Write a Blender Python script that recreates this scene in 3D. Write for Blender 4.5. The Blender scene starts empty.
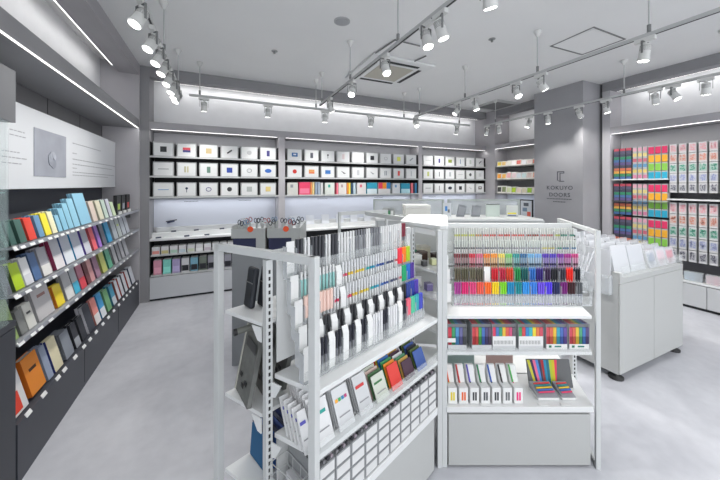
import bpy, bmesh, math, random
from mathutils import Matrix, Vector
random.seed(7)
PI = math.pi
# ------------------------------------------------------------------ camera / world / exposure
F = 304.0; YAW = math.atan(141/304.0); EYE = 1.5
SA, CA = math.sin(YAW), math.cos(YAW)
col = bpy.context.scene.collection
sc = bpy.context.scene
cd = bpy.data.cameras.new('camera'); cam = bpy.data.objects.new('camera', cd); col.objects.link(cam)
cam.location = (0, 0, EYE); cam.rotation_euler = (PI/2, 0, -YAW)
cd.sensor_width = 36; cd.lens = F/720*36; cd.shift_y = -(240-185)/720; cd.clip_start = .05
sc.camera = cam
w = bpy.data.worlds.new('world'); sc.world = w; w.use_nodes = True
w.node_tree.nodes['Background'].inputs[0].default_value = (.93, .96, 1, 1)
w.node_tree.nodes['Background'].inputs[1].default_value = 1.35
sc.view_settings.view_transform = 'Standard'; sc.view_settings.look = 'None'
sc.view_settings.gamma = 1; sc.view_settings.use_curve_mapping = False
sc.view_settings.exposure = 0.33
SPOT_W = 46; LED_E = 2.2; COVE_W = 1.6; BAY_W = .9; FILL_W = 70

def area(name, loc, rot, sx, sy, watts, colr=(1, .98, .96)):
    l = bpy.data.lights.new(name, 'AREA'); l.shape = 'RECTANGLE'; l.size = sx; l.size_y = sy; l.energy = watts; l.color = colr
    o = bpy.data.objects.new(name, l); col.objects.link(o); o.location = loc; o.rotation_euler = rot
    return o
# added fill lamp behind the camera, lifts ambient as if from a mall corridor
area('fill_light', (2.2, -2.2, 2.95), (0, 0, 0), 5.5, 1.5, FILL_W)

def ray(px, py):
    u = (px-360)/F; return (u*CA+SA, -u*SA+CA, -(py-185)/F)
def PX(px, py, x):
    r = ray(px, py); t = x/r[0]; return (r[1]*t, EYE+r[2]*t)       # -> y, z on plane x
def PY(px, py, y):
    r = ray(px, py); t = y/r[1]; return (r[0]*t, EYE+r[2]*t)       # -> x, z on plane y
def PZ(px, py, z):
    r = ray(px, py); t = (z-EYE)/r[2]; return (r[0]*t, r[1]*t)
def c2r(cx, d): return (cx*CA+d*SA, -cx*SA+d*CA)

# ------------------------------------------------------------------ materials
_m = {}
def mat(c, rough=.5, metal=0, alpha=1, emit=0, noise=0, nscale=8, bump=0, spec=.5, key=None):
    c = tuple(c)
    k = key or (c, rough, metal, alpha, emit, noise, nscale, bump, spec)
    if k in _m: return _m[k]
    m = bpy.data.materials.new('m%d' % len(_m)); m.use_nodes = True; nt = m.node_tree
    b = nt.nodes['Principled BSDF']
    lin = tuple(((x/255)/12.92 if x/255 <= .04045 else ((x/255+.055)/1.055)**2.4) for x in c)
    b.inputs['Base Color'].default_value = (*lin, 1); b.inputs['Roughness'].default_value = rough
    b.inputs['Metallic'].default_value = metal; b.inputs['Specular IOR Level'].default_value = spec
    if emit:
        b.inputs['Emission Color'].default_value = (1, .98, .96, 1); b.inputs['Emission Strength'].default_value = emit
    if noise or bump:
        tc = nt.nodes.new('ShaderNodeTexCoord'); n = nt.nodes.new('ShaderNodeTexNoise')
        n.inputs['Scale'].default_value = nscale; n.inputs['Detail'].default_value = 6
        nt.links.new(tc.outputs['Object'], n.inputs['Vector'])
        if noise:
            r = nt.nodes.new('ShaderNodeMapRange'); r.inputs[1].default_value = .3; r.inputs[2].default_value = .7
            r.inputs[3].default_value = 1-noise; r.inputs[4].default_value = 1+noise*.5
            nt.links.new(n.outputs['Fac'], r.inputs[0])
            mx = nt.nodes.new('ShaderNodeVectorMath'); mx.operation = 'SCALE'; mx.inputs[0].default_value = lin
            nt.links.new(r.outputs[0], mx.inputs['Scale']); nt.links.new(mx.outputs[0], b.inputs['Base Color'])
        if bump:
            bp = nt.nodes.new('ShaderNodeBump'); bp.inputs['Strength'].default_value = bump; bp.inputs['Distance'].default_value = .01
            nt.links.new(n.outputs['Fac'], bp.inputs['Height']); nt.links.new(bp.outputs[0], b.inputs['Normal'])
    if alpha < 1:
        out = nt.nodes['Material Output']; t = nt.nodes.new('ShaderNodeBsdfTransparent'); mix = nt.nodes.new('ShaderNodeMixShader')
        mix.inputs[0].default_value = alpha
        nt.links.new(t.outputs[0], mix.inputs[1]); nt.links.new(b.outputs[0], mix.inputs[2]); nt.links.new(mix.outputs[0], out.inputs[0])
    _m[k] = m; return m

WHITE = mat((225, 227, 227), .35); WALLW = mat((236, 237, 239), .7, noise=.03)
PAPER = mat((232, 233, 232), .6); STEEL = mat((196, 199, 199), .4); DSTEEL = mat((120, 122, 122), .4)
GREYW = mat((172, 170, 174), .75, noise=.06, nscale=3); GREYD = mat((146, 146, 149), .75, noise=.05, nscale=3)
SIDEG = mat((186, 184, 188), .7, noise=.04, nscale=4)
BLACK = mat((22, 23, 25), .5); CHAR = mat((62, 65, 73), .45, noise=.05); DK = mat((40, 42, 46), .6)
ACRY = mat((235, 240, 240), .08, alpha=.16); ACRY2 = mat((228, 233, 236), .15, alpha=.38)
GLASS = mat((205, 225, 225), .05, alpha=.10)
LED = mat((255, 255, 255), .5, emit=LED_E); LENS = mat((255, 255, 255), .5, emit=8)
CEIL = mat((232, 233, 233), .85, noise=.02, nscale=1.5)
BLUEW = mat((214, 218, 228), .6)

# ------------------------------------------------------------------ mesh builder
class MB:
    def __init__(s): s.v = []; s.f = []; s.mi = []; s.ms = []; s.sm = []
    def _mat(s, m):
        if m not in s.ms: s.ms.append(m)
        return s.ms.index(m)
    def add(s, vs, fs, m, T=None, smooth=False):
        o = len(s.v)
        for p in vs: s.v.append(tuple(T @ Vector(p)) if T else tuple(p))
        i = s._mat(m)
        for f in fs: s.f.append([o+a for a in f]); s.mi.append(i); s.sm.append(smooth)
        return s
    def box(s, x0, y0, z0, x1, y1, z1, m, T=None):
        if x0 > x1: x0, x1 = x1, x0
        if y0 > y1: y0, y1 = y1, y0
        if z0 > z1: z0, z1 = z1, z0
        return s.add([(x0, y0, z0), (x1, y0, z0), (x1, y1, z0), (x0, y1, z0), (x0, y0, z1), (x1, y0, z1), (x1, y1, z1), (x0, y1, z1)],
                     [(0, 3, 2, 1), (4, 5, 6, 7), (0, 1, 5, 4), (1, 2, 6, 5), (2, 3, 7, 6), (3, 0, 4, 7)], m, T)
    def prism(s, pts, z0, z1, m, T=None):
        a = sum(pts[i][0]*pts[(i+1) % len(pts)][1]-pts[(i+1) % len(pts)][0]*pts[i][1] for i in range(len(pts)))
        if a < 0: pts = pts[::-1]
        n = len(pts)
        return s.add([(x, y, z0) for x, y in pts]+[(x, y, z1) for x, y in pts],
                     [tuple(range(n-1, -1, -1)), tuple(range(n, 2*n))]+[(i, (i+1) % n, n+(i+1) % n, n+i) for i in range(n)], m, T)
    def cyl(s, p, q, r, m, n=10, r2=None, T=None, cap=True):
        p = Vector(p); q = Vector(q); d = (q-p); L = d.length; d.normalize()
        a = d.orthogonal().normalized(); b = d.cross(a); r2 = r if r2 is None else r2
        vs = []
        for rr, c in ((r, p), (r2, q)):
            for i in range(n):
                t = 2*PI*i/n; vs.append(c+a*rr*math.cos(t)+b*rr*math.sin(t))
        s.add(vs, [(i, (i+1) % n, n+(i+1) % n, n+i) for i in range(n)], m, T, True)
        if cap:
            s.add(vs[:n], [tuple(range(n-1, -1, -1))], m, T); s.add(vs[n:], [tuple(range(n))], m, T)
        return s
    def lathe(s, prof, m, n=14, T=None):
        vs = []; 
        for r, z in prof:
            for i in range(n): t = 2*PI*i/n; vs.append((r*math.cos(t), r*math.sin(t), z))
        fs = [(k*n+i, k*n+(i+1) % n, (k+1)*n+(i+1) % n, (k+1)*n+i) for k in range(len(prof)-1) for i in range(n)]
        s.add(vs, fs, m, T, True)
        s.add(vs[:n], [tuple(range(n-1, -1, -1))], m, T); s.add(vs[-n:], [tuple(range(n))], m, T)
        return s
    def tube(s, pts, r, m, n=6, T=None):
        for a, b in zip(pts[:-1], pts[1:]): s.cyl(a, b, r, m, n, T=T)
        return s
    def mesh(s, name):
        me = bpy.data.meshes.new(name); me.from_pydata(s.v, [], s.f)
        for m in s.ms: me.materials.append(m)
        me.polygons.foreach_set('material_index', s.mi); me.polygons.foreach_set('use_smooth', s.sm); me.update()
        return me

def link(name, me, parent=None, loc=(0, 0, 0), rot=(0, 0, 0)):
    o = bpy.data.objects.new(name, me); col.objects.link(o); o.parent = parent; o.location = loc; o.rotation_euler = rot
    return o
def part(name, mb, parent, label=None, loc=(0, 0, 0), rot=(0, 0, 0), bevel=0):
    o = link(name, mb.mesh(name), parent, loc, rot)
    if label: o['label'] = label
    if bevel:
        b = o.modifiers.new('b', 'BEVEL'); b.width = bevel; b.segments = 2; b.limit_method = 'ANGLE'
    return o
def tag(o, label, cat, group=None):
    o['label'] = label; o['category'] = cat
    if group: o['group'] = group
    return o
def thing(name, label, cat, loc=(0, 0, 0), rz=0, group=None):
    return tag(link(name, None, None, loc, (0, 0, rz)), label, cat, group)
def solo(name, mb, label, cat, loc=(0, 0, 0), rot=(0, 0, 0), group=None, bevel=0):
    return tag(part(name, mb, None, None, loc, rot, bevel), label, cat, group)
def struct(name, mb, bevel=0):
    o = part(name, mb, None, bevel=bevel); o['kind'] = 'structure'; return o
def copy_tree(o, loc, rot, label, group=None):
    c = o.copy(); col.objects.link(c); c.location = loc; c.rotation_euler = rot; c['label'] = label
    if group: c['group'] = group
    for ch in o.children:
        k = ch.copy(); col.objects.link(k); k.parent = c
        for g in ch.children:
            j = g.copy(); col.objects.link(j); j.parent = k
    return c
ORD = ['first', 'second', 'third', 'fourth', 'fifth', 'sixth', 'seventh', 'eighth', 'ninth', 'tenth', 'eleventh', 'twelfth', 'thirteenth',
       'fourteenth', 'fifteenth', 'sixteenth', 'seventeenth', 'eighteenth', 'nineteenth', 'twentieth', 'twenty-first', 'twenty-second']

# ------------------------------------------------------------------ setting
XL, YB, XR, ZC = -.91, 4.67, 5.2, 3.02       # front planes of the wall bays, ceiling height
fl = bpy.data.materials.new('floor'); fl.use_nodes = True; nt = fl.node_tree; b = nt.nodes['Principled BSDF']
tc = nt.nodes.new('ShaderNodeTexCoord'); n1 = nt.nodes.new('ShaderNodeTexNoise'); n1.inputs['Scale'].default_value = 1.3; n1.inputs['Detail'].default_value = 8
n1.inputs['Distortion'].default_value = .8
n2 = nt.nodes.new('ShaderNodeTexNoise'); n2.inputs['Scale'].default_value = 14; n2.inputs['Detail'].default_value = 5
rp = nt.nodes.new('ShaderNodeValToRGB'); rp.color_ramp.elements[0].position = .3; rp.color_ramp.elements[0].color = (.41, .42, .46, 1)
rp.color_ramp.elements[1].position = .7; rp.color_ramp.elements[1].color = (.60, .61, .65, 1)
mx = nt.nodes.new('ShaderNodeMix'); mx.data_type = 'FLOAT'; mx.inputs[0].default_value = .25
nt.links.new(tc.outputs['Object'], n1.inputs[0]); nt.links.new(tc.outputs['Object'], n2.inputs[0])
nt.links.new(n1.outputs['Fac'], mx.inputs[2]); nt.links.new(n2.outputs['Fac'], mx.inputs[3])
nt.links.new(mx.outputs[0], rp.inputs[0]); nt.links.new(rp.outputs[0], b.inputs['Base Color']); b.inputs['Roughness'].default_value = .42
struct('floor', MB().box(-1.6, -3, -.1, 6, 5.3, 0, fl))
struct('ceiling', MB().box(-1.6, -3, ZC, 6, 5.3, ZC+.1, CEIL))
XW, YW, XRW = -1.30, 4.97, 5.50
struct('wall_left', MB().box(XW-.1, -1.2, 0, XW, 5.2, ZC, WALLW))
struct('wall_back', MB().box(XW, YW, 0, XRW+.3, YW+.1, ZC, WALLW))
struct('wall_right', MB().box(XRW, -.4, 0, XRW+.1, YW, ZC, WALLW))
ZL, ZF = 2.215, 2.32                          # underside and top of the light canopy
ZB = 2.888                                    # underside of the ceiling beam
# left side: beam, canopy, corner pier
struct('beam_left', MB().box(-1.118, -1.2, ZB, XL, 4.634, ZC-.001, GREYW))
struct('trim_1', MB().box(XW+.001, -1.2, ZL, XL, 4.635, ZF, GREYD))
struct('trim_2', MB().box(XW+.001, 4.636, 0, XL+.0, 4.669, ZC-.002, SIDEG))
struct('trim_3', MB().box(XL+.001, YB, 0, -.81, YW-.001, ZC-.002, GREYD))
struct('trim_4', MB().box(XW+.001, 4.671, 0, XL, YW-.001, ZC-.002, GREYD))
# back: beam, canopy, piers
struct('beam_back', MB().box(-.809, YB, ZB, 5.079, YB+.16, ZC-.001, GREYD))
struct('trim_5', MB().box(-.809, YB, ZL+.005, 5.079, YW-.001, ZF-.005, GREYW))
for i, (a, b_) in enumerate([(.816, .91), (3.37, 3.451)]):
    struct('trim_%d' % (6+i), MB().box(a, YB, 0, b_, YW-.002, ZL+.004, SIDEG))
struct('trim_8', MB().box(5.08, 4.45, 0, XRW-.001, YW-.002, ZC-.002, GREYW))
# right: beam, canopy, pier, column
struct('beam_right', MB().box(XR, -.4, ZB, XR+.16, 2.60, ZC-.001, GREYD))
struct('trim_9', MB().box(XR-.005, -.4, ZL+.03, XRW-.001, 2.499, ZF+.02, GREYW))
struct('trim_10', MB().box(XR-.002, 2.50, 0, XRW-.001, 2.60, ZB-.001, SIDEG))
struct('beam_right_far', MB().box(5.08, 3.40, ZB, 5.24, 4.449, ZC-.001, GREYD))
struct('trim_11', MB().box(5.08, 3.40, ZL+.015, XRW-.001, 4.449, ZF, GREYW))
COLM = mat((162, 162, 166), .7, noise=.10, nscale=1.6)
struct('column', MB().box(4.79, 2.64, 0, XRW-.002, 3.39, ZC-.001, COLM))

# ------------------------------------------------------------------ light: coves and bays (the room's own LED strips)
area('cove_light_left', (-1.128, 1.6, ZB-.004), (0, .35, 0), .03, 5.6, COVE_W*2.6)
area('cove_light_back', (2.13, YB+.17, ZB-.004), (.35, 0, 0), 5.6, .03, COVE_W*3)
area('cove_light_right', (XR+.17, 1.0, ZB-.004), (0, -.35, 0), .03, 2.6, COVE_W*1.5)
area('cove_light_far', (5.25, 3.95, ZB-.004), (0, -.35, 0), .03, .8, COVE_W*.5)

def led(nm, x0, y0, z0, x1, y1, z1, label, watts, rot=(0, 0, 0)):
    solo(nm, MB().box(x0, y0, z0, x1, y1, z1, LED), label, 'light')
    area(nm+'_glow', ((x0+x1)/2, (y0+y1)/2, z0-.004), rot, abs(x1-x0), abs(y1-y0), watts)
led('led_strip', XL-.014, .9, ZL-.004, XL-.005, 4.62, ZL, 'thin LED strip under the canopy of the book wall on the left', BAY_W*1.6)
for a, b_, t in ((-.79, .80, 'left'), (.925, 3.36, 'middle'), (3.465, 5.06, 'right')):
    led('led_strip', a, YB+.006, ZL+.0015, b_, YB+.016, ZL+.004, 'LED strip above the %s bay of the back wall' % t, BAY_W*(b_-a)*.8)
    area('shelf_light', ((a+b_)/2, YB+.17, 1.305), (0, 0, 0), b_-a-.06, .03, 1.6*(b_-a)*.5, (.94, .96, 1))
led('led_strip', XR+.004, .0, ZL+.026, XR+.014, 2.49, ZL+.029, 'LED strip above the bay of colourful packs on the right wall', BAY_W*2.2)
led('led_strip', 5.085, 3.42, ZL+.011, 5.095, 4.44, ZL+.014, 'short LED strip above the far bay beside the concrete column', BAY_W*.8)
area('shelf_light', (5.25, 3.95, 1.305), (0, 0, 0), .03, .9, 1.0, (.84, .9, 1))

for nm, a, t in (('l', (-1.127, -1.0, ZB, -1.1185, 4.40, ZB+.006), 'left beam over the book wall'), ('b', (-.78, YB+.1605, ZB, 5.0, YB+.168, ZB+.006), 'beam over the back wall'), ('r', (XR+.1605, -.3, ZB, XR+.168, 2.49, ZB+.006), 'beam over the right wall packs')):
    solo('cove_led_strip', MB().box(*a, LED), 'thin LED line on the inner edge of the '+t, 'light')
# ------------------------------------------------------------------ track lighting
ZT = 2.60
TRK = mat((188, 190, 190), .4); SPOTM = mat((214, 215, 213), .35)
def rods(parent, pts, z0):
    for x, y in pts:
        m = MB().cyl((x, y, z0), (x, y, ZC-.03), .006, TRK, 8)
        m.lathe([(.012, -.06), (.035, -.012), (.035, -.002)], SPOTM, 12, Matrix.Translation((x, y, ZC)))
        m.cyl((x, y, z0), (x, y, z0+.05), .013, DSTEEL, 8)
        part('suspension_rod', m, parent)
def track(label, axis, c, a, b_, rodpos):
    t = thing('lighting_track', label, 'light track', (c, a, ZT) if axis == 'Y' else (a, c, ZT))
    h = .0125; L = b_-a
    m = MB()
    if axis == 'Y': m.box(-h, 0, -h, h, L, h, TRK).box(-.006, 0, -h-.002, .006, L, -h-.0005, DK)
    else: m.box(0, -h, -h, L, h, h, TRK).box(0, -.006, -h-.002, L, .006, -h-.0005, DK)
    part('rail', m, t)
    for p in rodpos:
        x, y = (0, p-a) if axis == 'Y' else (p-a, 0)
        mm = MB().cyl((x, y, .018), (x, y, ZC-ZT-.03), .006, TRK, 8).cyl((x, y, .018), (x, y, .07), .013, DSTEEL, 8)
        mm.lathe([(.012, -.06), (.036, -.012), (.036, -.002)], SPOTM, 12, Matrix.Translation((x, y, ZC-ZT)))
        part('suspension_rod', mm, t)
TX = {'L': -.415, 'M': 1.26, 'C': 2.85, 'R': 4.47}
track('white light track running along the book wall on the left', 'Y', TX['L'], .3, 4.02, [1.2, 2.979, 3.956])
track('white light track running down the middle of the ceiling', 'Y', TX['M'], -.3, 4.02, [.9, 2.015, 2.958, 3.94])
track('long light track over the right gondola, ending above the back wall', 'Y', TX['C'], .2, 4.05, [1.126, 1.983, 2.958, 3.93])
track('light track nearest the right wall, passing in front of the column', 'Y', TX['R'], .6, 4.15, [1.2, 2.003, 3.9])
track('light track across the shop in front of the back wall', 'X', 4.24, -.33, 4.2, [-.215, 1.268, 2.765, 3.95])
TN = {'L': 'left wall track', 'M': 'middle track', 'C': 'long central right track', 'R': 'right wall track', 'B': 'track before the back wall'}
def head_mesh():
    m = MB().lathe([(.030, 0), (.036, .012), (.038, .03), (.038, .10), (.043, .125), (.043, .135)], SPOTM, 18)
    m.cyl((0, 0, .134), (0, 0, .137), .0365, SPOTM, 18)
    for k in range(5): m.cyl((0, 0, .012+.009*k), (0, 0, .015+.009*k), .0385, DSTEEL, 16)
    return m.mesh('spot_head')
HM = head_mesh(); LM = MB().cyl((0, 0, .1372), (0, 0, .139), .036, LENS, 18).mesh('lens')
def fixt_mesh(ax):
    m = MB()
    if ax == 'Y': m.box(-.015, -.06, -.045, .015, .06, -.0145, SPOTM)
    else: m.box(-.06, -.015, -.045, .06, .015, -.0145, SPOTM)
    m.cyl((0, 0, -.045), (0, 0, -.06), .012, SPOTM, 10)
    return m.mesh('adapter')
AM = {'Y': fixt_mesh('Y'), 'X': fixt_mesh('X')}
YM = MB().box(-.047, -.006, -.09, -.043, .006, -.005, DSTEEL).box(.043, -.006, -.09, .047, .006, -.005, DSTEEL).box(-.047, -.006, -.006, .047, .006, 0, DSTEEL).mesh('yoke')
cnt = {}
def spot(tr, px, aim, watts=1.0):
    """aim = horizontal direction (dx,dy) and tilt from straight down in degrees"""
    ax = 'X' if tr == 'B' else 'Y'
    if tr == 'B': x = PY(px, 110, 4.24)[0]; y = 4.24
    else: x = TX[tr]; y = PX(px, 100, TX[tr])[0]
    cnt[tr] = cnt.get(tr, 0)+1
    nm = 'fourth fifth sixth'
    t = thing('track_spotlight', 'white cylindrical spotlight, %s on the %s' % ((ORD[cnt[tr]-1]+(' from left' if tr == 'B' else ' from far end')), TN[tr]), 'spotlight', (x, y, ZT), 0, 'track spotlights')
    link('adapter', AM[ax], t)
    az = math.atan2(aim[1], aim[0]); tilt = math.radians(aim[2])
    yk = link('yoke', YM, t, (0, 0, -.043), (0, 0, az+PI/2))
    R = Matrix.Rotation(az, 4, 'Z') @ Matrix.Rotation(PI-tilt, 4, 'Y')
    piv = Vector((0, 0, -.108))
    h = link('lamp_head', HM, t); h.matrix_basis = Matrix.Translation(piv) @ R @ Matrix.Translation((0, 0, -.043)) @ Matrix.Scale(.87, 4)
    ln = link('lens', LM, h)
    l = bpy.data.lights.new('spot_light', 'SPOT'); l.energy = SPOT_W*watts; l.spot_size = math.radians(95); l.spot_blend = .8; l.shadow_soft_size = .035; l.color = (1, .975, .94)
    lo = link('spot_light', l, h, (0, 0, .145), (PI, 0, 0))
for px in (178.3, 176.6, 174, 170, 165, 160, 153, 141): spot('L', px, (-.6, -.5, 28), .3)
for px, a in ((330, (.6, .3, 30)), (352, (-.5, -.8, 35)), (385, (0, -1, 25)), (426, (.2, -1, 15)), (440, (.5, -.2, 18)), (489, (.4, .2, 20))): spot('M', px, a, .6)
for px, a in ((416, (-.3, -1, 35)), (458, (-.6, .3, 35)), (475, (.4, -.6, 15)), (516, (-.2, -1, 30)), (541, (.9, -.4, 35)), (645, (0, .2, 8))): spot('C', px, a, .75)
for px, a in ((487, (0, 1, 20)), (499, (.8, .4, 25)), (529, (-.5, .7, 20)), (548, (1, .3, 8)), (579, (1, -.05, 40)), (606, (.5, -.4, 12)), (655, (1, .1, 30)), (673, (0, -1, 30)), (706, (1, .3, 20))): spot('R', px, a, .45)
for px, a in ((204, (0, 1, 14)), (268, (0, 1, 14)), (325, (0, 1, 10)), (371, (0, 1, 14)), (457, (-.2, 1, 20))): spot('B', px, a, .7)

# ------------------------------------------------------------------ ceiling fittings
def frame_line(pts, wd, m, z):
    b_ = MB(); n = len(pts)
    for i in range(n):
        p = Vector((*pts[i], z)); q = Vector((*pts[(i+1) % n], z)); d = (q-p).normalized(); s = Vector((-d.y, d.x, 0))*wd/2
        p = p-d*wd/2; q = q+d*wd/2
        a = [p+s, p-s, q-s, q+s]
        b_.add([(v.x, v.y, z-.004) for v in a]+[(v.x, v.y, z-.0005) for v in a], [(0, 1, 2, 3), (7, 6, 5, 4), (0, 4, 5, 1), (1, 5, 6, 2), (2, 6, 7, 3), (3, 7, 4, 0)], m)
    return b_
hx0, hy0 = PZ(551, 46, ZC); hx1, hy1 = PZ(625, 39, ZC)
o = thing('ceiling_hatch', 'square access hatch outlined in grey in the ceiling at the right', 'hatch', (0, 0, 0))
part('hatch_frame', frame_line([PZ(551, 46, ZC), PZ(593.6, 27, ZC), PZ(625, 39, ZC), PZ(582, 54.5, ZC)], .016, DSTEEL, ZC), o)
part('hatch_panel', MB().prism([PZ(555, 46, ZC), PZ(593.6, 29, ZC), PZ(621, 39.3, ZC), PZ(582.5, 53, ZC)], ZC-.003, ZC-.0008, CEIL), o)
ax_, ay_ = PZ(388, 71, ZC)
o = thing('air_conditioner', 'square four-way air conditioner cassette set in the ceiling', 'air conditioner', (ax_, ay_, ZC-.03), 0)
part('outer_panel', MB().box(-.44, -.44, 0, .44, .44, .0285, WHITE), o, bevel=.01)
part('grille', MB().box(-.24, -.24, -.006, .24, .24, -.001, mat((186, 182, 170), .6)), o, 'beige return grille')
for k in range(4):
    T = Matrix.Rotation(k*PI/2, 4, 'Z')
    part('air_outlet', MB().box(-.26, .30, -.004, .26, .35, -.0005, DK, T), o)
o = thing('ceiling_vent', 'slim grey air diffuser in the ceiling above the far corner', 'vent', (*PZ(496, 105, ZC), ZC-.02), 0)
part('vent_frame', MB().box(-.3, -.3, 0, .3, .3, .019, mat((190, 192, 192), .6)), o)
part('vent_slot', MB().box(-.22, -.22, -.004, .22, .22, -.0005, mat((120, 120, 122), .6)), o)
o = solo('ceiling_speaker', MB().cyl((0, 0, -.008), (0, 0, -.0005), .075, mat((176, 178, 180), .6), 24).cyl((0, 0, -.012), (0, 0, -.008), .06, mat((165, 167, 170), .6), 24), 'round grey speaker flush in the ceiling left of the middle', 'speaker', (*PZ(342, 21, ZC), ZC))
for px, py, t in ((274.5, 51, 'left of the middle track'), (492, 39, 'between the middle and long tracks'), (577.7, 58.5, 'beside the square hatch')):
    solo('sprinkler', MB().cyl((0, 0, -.004), (0, 0, -.0005), .035, mat((150, 152, 152), .5), 16).cyl((0, 0, -.03), (0, 0, -.004), .012, DSTEEL, 10), 'small sprinkler head in the ceiling '+t, 'sprinkler', (*PZ(px, py, ZC), ZC))
o = thing('conduit', 'bent grey cable conduit loop on the ceiling around the middle track', 'conduit', (0, 0, 0))
pts = [(*PZ(p, q, ZC-.012), ZC-.012) for p, q in ((373, 55), (395, 40), (420, 46))]
part('pipe', MB().tube(pts, .008, DSTEEL), o)
pts = [(*PZ(p, q, ZC-.012), ZC-.012) for p, q in ((396, 59), (413, 62), (426, 56))]
part('pipe', MB().tube(pts, .008, DSTEEL), o)

# ------------------------------------------------------------------ left wall book shelves
PANELG = mat((108, 108, 111), .65, noise=.04); 
Y0, Y1 = 2.09, 4.634
u = thing('book_shelving', 'dark shelving of notebooks built along the left wall under the canopy', 'shelving', (XL, Y0, 0))
m = MB().box(-.388, 0, 1.475, -.37, Y1-Y0, ZL-.002, PANELG).box(-.388, 0, .30, -.37, Y1-Y0, 1.4745, mat((70, 72, 80), .6))
for k in range(4): m.box(-.3695, .62+k*.64-.004, 1.47, -.3685, .62+k*.64+.004, ZL-.002, BLACK)
part('back_panel', m, u)
for z in (1.19, .95, .705):
    m = MB().box(-.365, .002, z-.012, -.0, Y1-Y0-.004, z, mat((150, 153, 158), .4))
    part('shelf', m, u)
    part('label_rail', MB().box(.0005, .002, z-.016, .004, Y1-Y0-.004, z+.010, mat((150, 154, 162), .3)), u)
    for q in range(4):
        yy = .03+q*.82
        if yy < Y1-Y0: part('bracket', MB().box(-.365, yy, z-.09, -.08, yy+.004, z-.0125, DSTEEL), u)
part('base_cabinet', MB().box(-.365, .002, .0, 0, Y1-Y0-.004, .305, CHAR).box(-.365, .002, .30, -.2, Y1-Y0-.004, .40, CHAR)
     .box(.0, .83, .03, .0012, .836, .30, BLACK).box(.0, 1.67, .03, .0012, 1.676, .30, BLACK), u)
# graphic panel on the wall
g = thing('graphic_panel', 'long white wall panel with a grey shell photograph and lines of text', 'panel', (-1.15, Y0, 1.475))
part('panel_board', MB().box(-.13, 0, 0, 0, Y1-Y0-.002, .545, mat((206, 209, 213), .55)), g)
pa, pz = PX(34, 127, -1.148); pb, pz2 = PX(66, 177, -1.148)
m = MB().box(.0005, pa-Y0, PX(34, 176, -1.148)[1]-1.475, .003, pb-Y0, PX(34, 127, -1.148)[1]-1.475, mat((150, 154, 164), .6, noise=.12, nscale=6))
part('shell_photograph', m, g, 'grey photograph of a pale spiral shell')
yc, zc_ = PX(53, 158, -1.147)
m = MB(); cy, cz = yc-Y0, zc_-1.475
for k in range(7):
    t = k*.8; r = .012+.008*k
    m.cyl((.0032, cy+r*math.cos(t), cz+r*.7*math.sin(t)), (.005+.0008*(7-k), cy+r*math.cos(t), cz+r*.7*math.sin(t)), .016+.004*k, mat((172-6*k, 176-6*k, 186-6*k), .6), 14)
part('shell_image', m, g, 'pale spiral shell in the photograph')
m = MB(); TXT = mat((150, 153, 158), .6)
for (p0, p1, q) in ((10, 25, 129), (10, 26, 134), (2, 20, 150), (2, 27, 156), (2, 22, 162), (73, 101, 143), (73, 77, 153), (73, 115, 159), (73, 112, 164), (73, 77, 168), (73, 115, 172), (73, 108, 175)):
    a, z = PX(p0, q, -1.147); b_, _ = PX(p1, q, -1.147)
    y = max(a, Y0+.02); m = MB()
    while y < min(b_, Y1-.06):
        wd = random.uniform(.02, .06); m.box(.0005, y-Y0, z-1.478, .0015, min(y+wd, b_)-Y0, z-1.478+.006, TXT); y += wd+.012
    part('text_line', m, g, 'line of fine grey print')

def book_mesh(wd, h, t, cov, spine, kind=0, accent=None, pages=PAPER):
    """front cover faces +X, width along +Y, spine towards -Y"""
    c = MB(); ct = .002
    c.box(t-ct, 0, 0, t, wd, h, cov).box(0, 0, 0, ct, wd, h, cov).box(0, -.001, 0, t, .002, h, spine)
    if kind == 1: c.box(t, wd*.0, 0, t+.0008, wd, h*.38, accent)          # belly band
    if kind == 2: c.box(t, wd*.28, h*.58, t+.0008, wd*.75, h*.66, accent)   # title mark
    if kind == 3: c.box(t, 0, h*.05, t+.0008, wd*.6, h*.45, accent)
    p = MB().box(ct+.0003, .003, .004, t-ct-.0003, wd-.003, h-.004, pages)
    return c, p
LB = {}
def left_book(row, z, p0, p1, h, cv, spc=None, kind=0, acc=None, t=.014, n=1, name='notebook', desc=None):
    p0 += 4*(1-p0/140); p1 += 4*(1-p1/140); y0 = PX(p0, 200, -.93)[0]; y1 = PX(p1, 200, -.93)[0]; wd = max(.03, (y1-y0))*.93
    lean = -math.radians(14)
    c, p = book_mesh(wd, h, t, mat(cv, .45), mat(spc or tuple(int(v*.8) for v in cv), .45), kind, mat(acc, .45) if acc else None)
    cm = c.mesh('cover'); pm = p.mesh('pages')
    LB[row] = LB.get(row, 0)+1
    rn = {1: 'top', 2: 'second', 3: 'third', 4: 'bottom'}[row]
    for k in range(n):
        x = -.935-k*(t+.003)/math.cos(lean)-t
        lab = '%s, %s%s from near end, %s left shelf' % (desc, '' if n == 1 else ('stack front, ' if k == 0 else 'stack layer %s, ' % ('two', 'three', 'four', 'five')[k-1]), ORD[LB[row]-1], rn)
        o = thing(name, lab, 'notebook', (x, y0, z+.001+.006*(t > .02)), 0, 'notebooks on the %s left wall shelf' % rn)
        o.rotation_euler = (0, lean, 0); o.location.z += .0035
        link('cover', cm, o); link('pages', pm, o)
        tp = o.location
    solo('price_card', MB().box(0, 0, 0, .003, min(wd*.8, .05), .022, PAPER, Matrix.Rotation(-.5, 4, 'Y')), 'white price card, %s left shelf rail, under the %s book' % (rn, ORD[LB[row]-1]), 'price card', (XL+.0085, y0+wd*.12, z-.012), (0, 0, 0), 'price cards along the %s left shelf' % rn)
G1, G2 = (52, 92, 84), (60, 100, 90)
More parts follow.
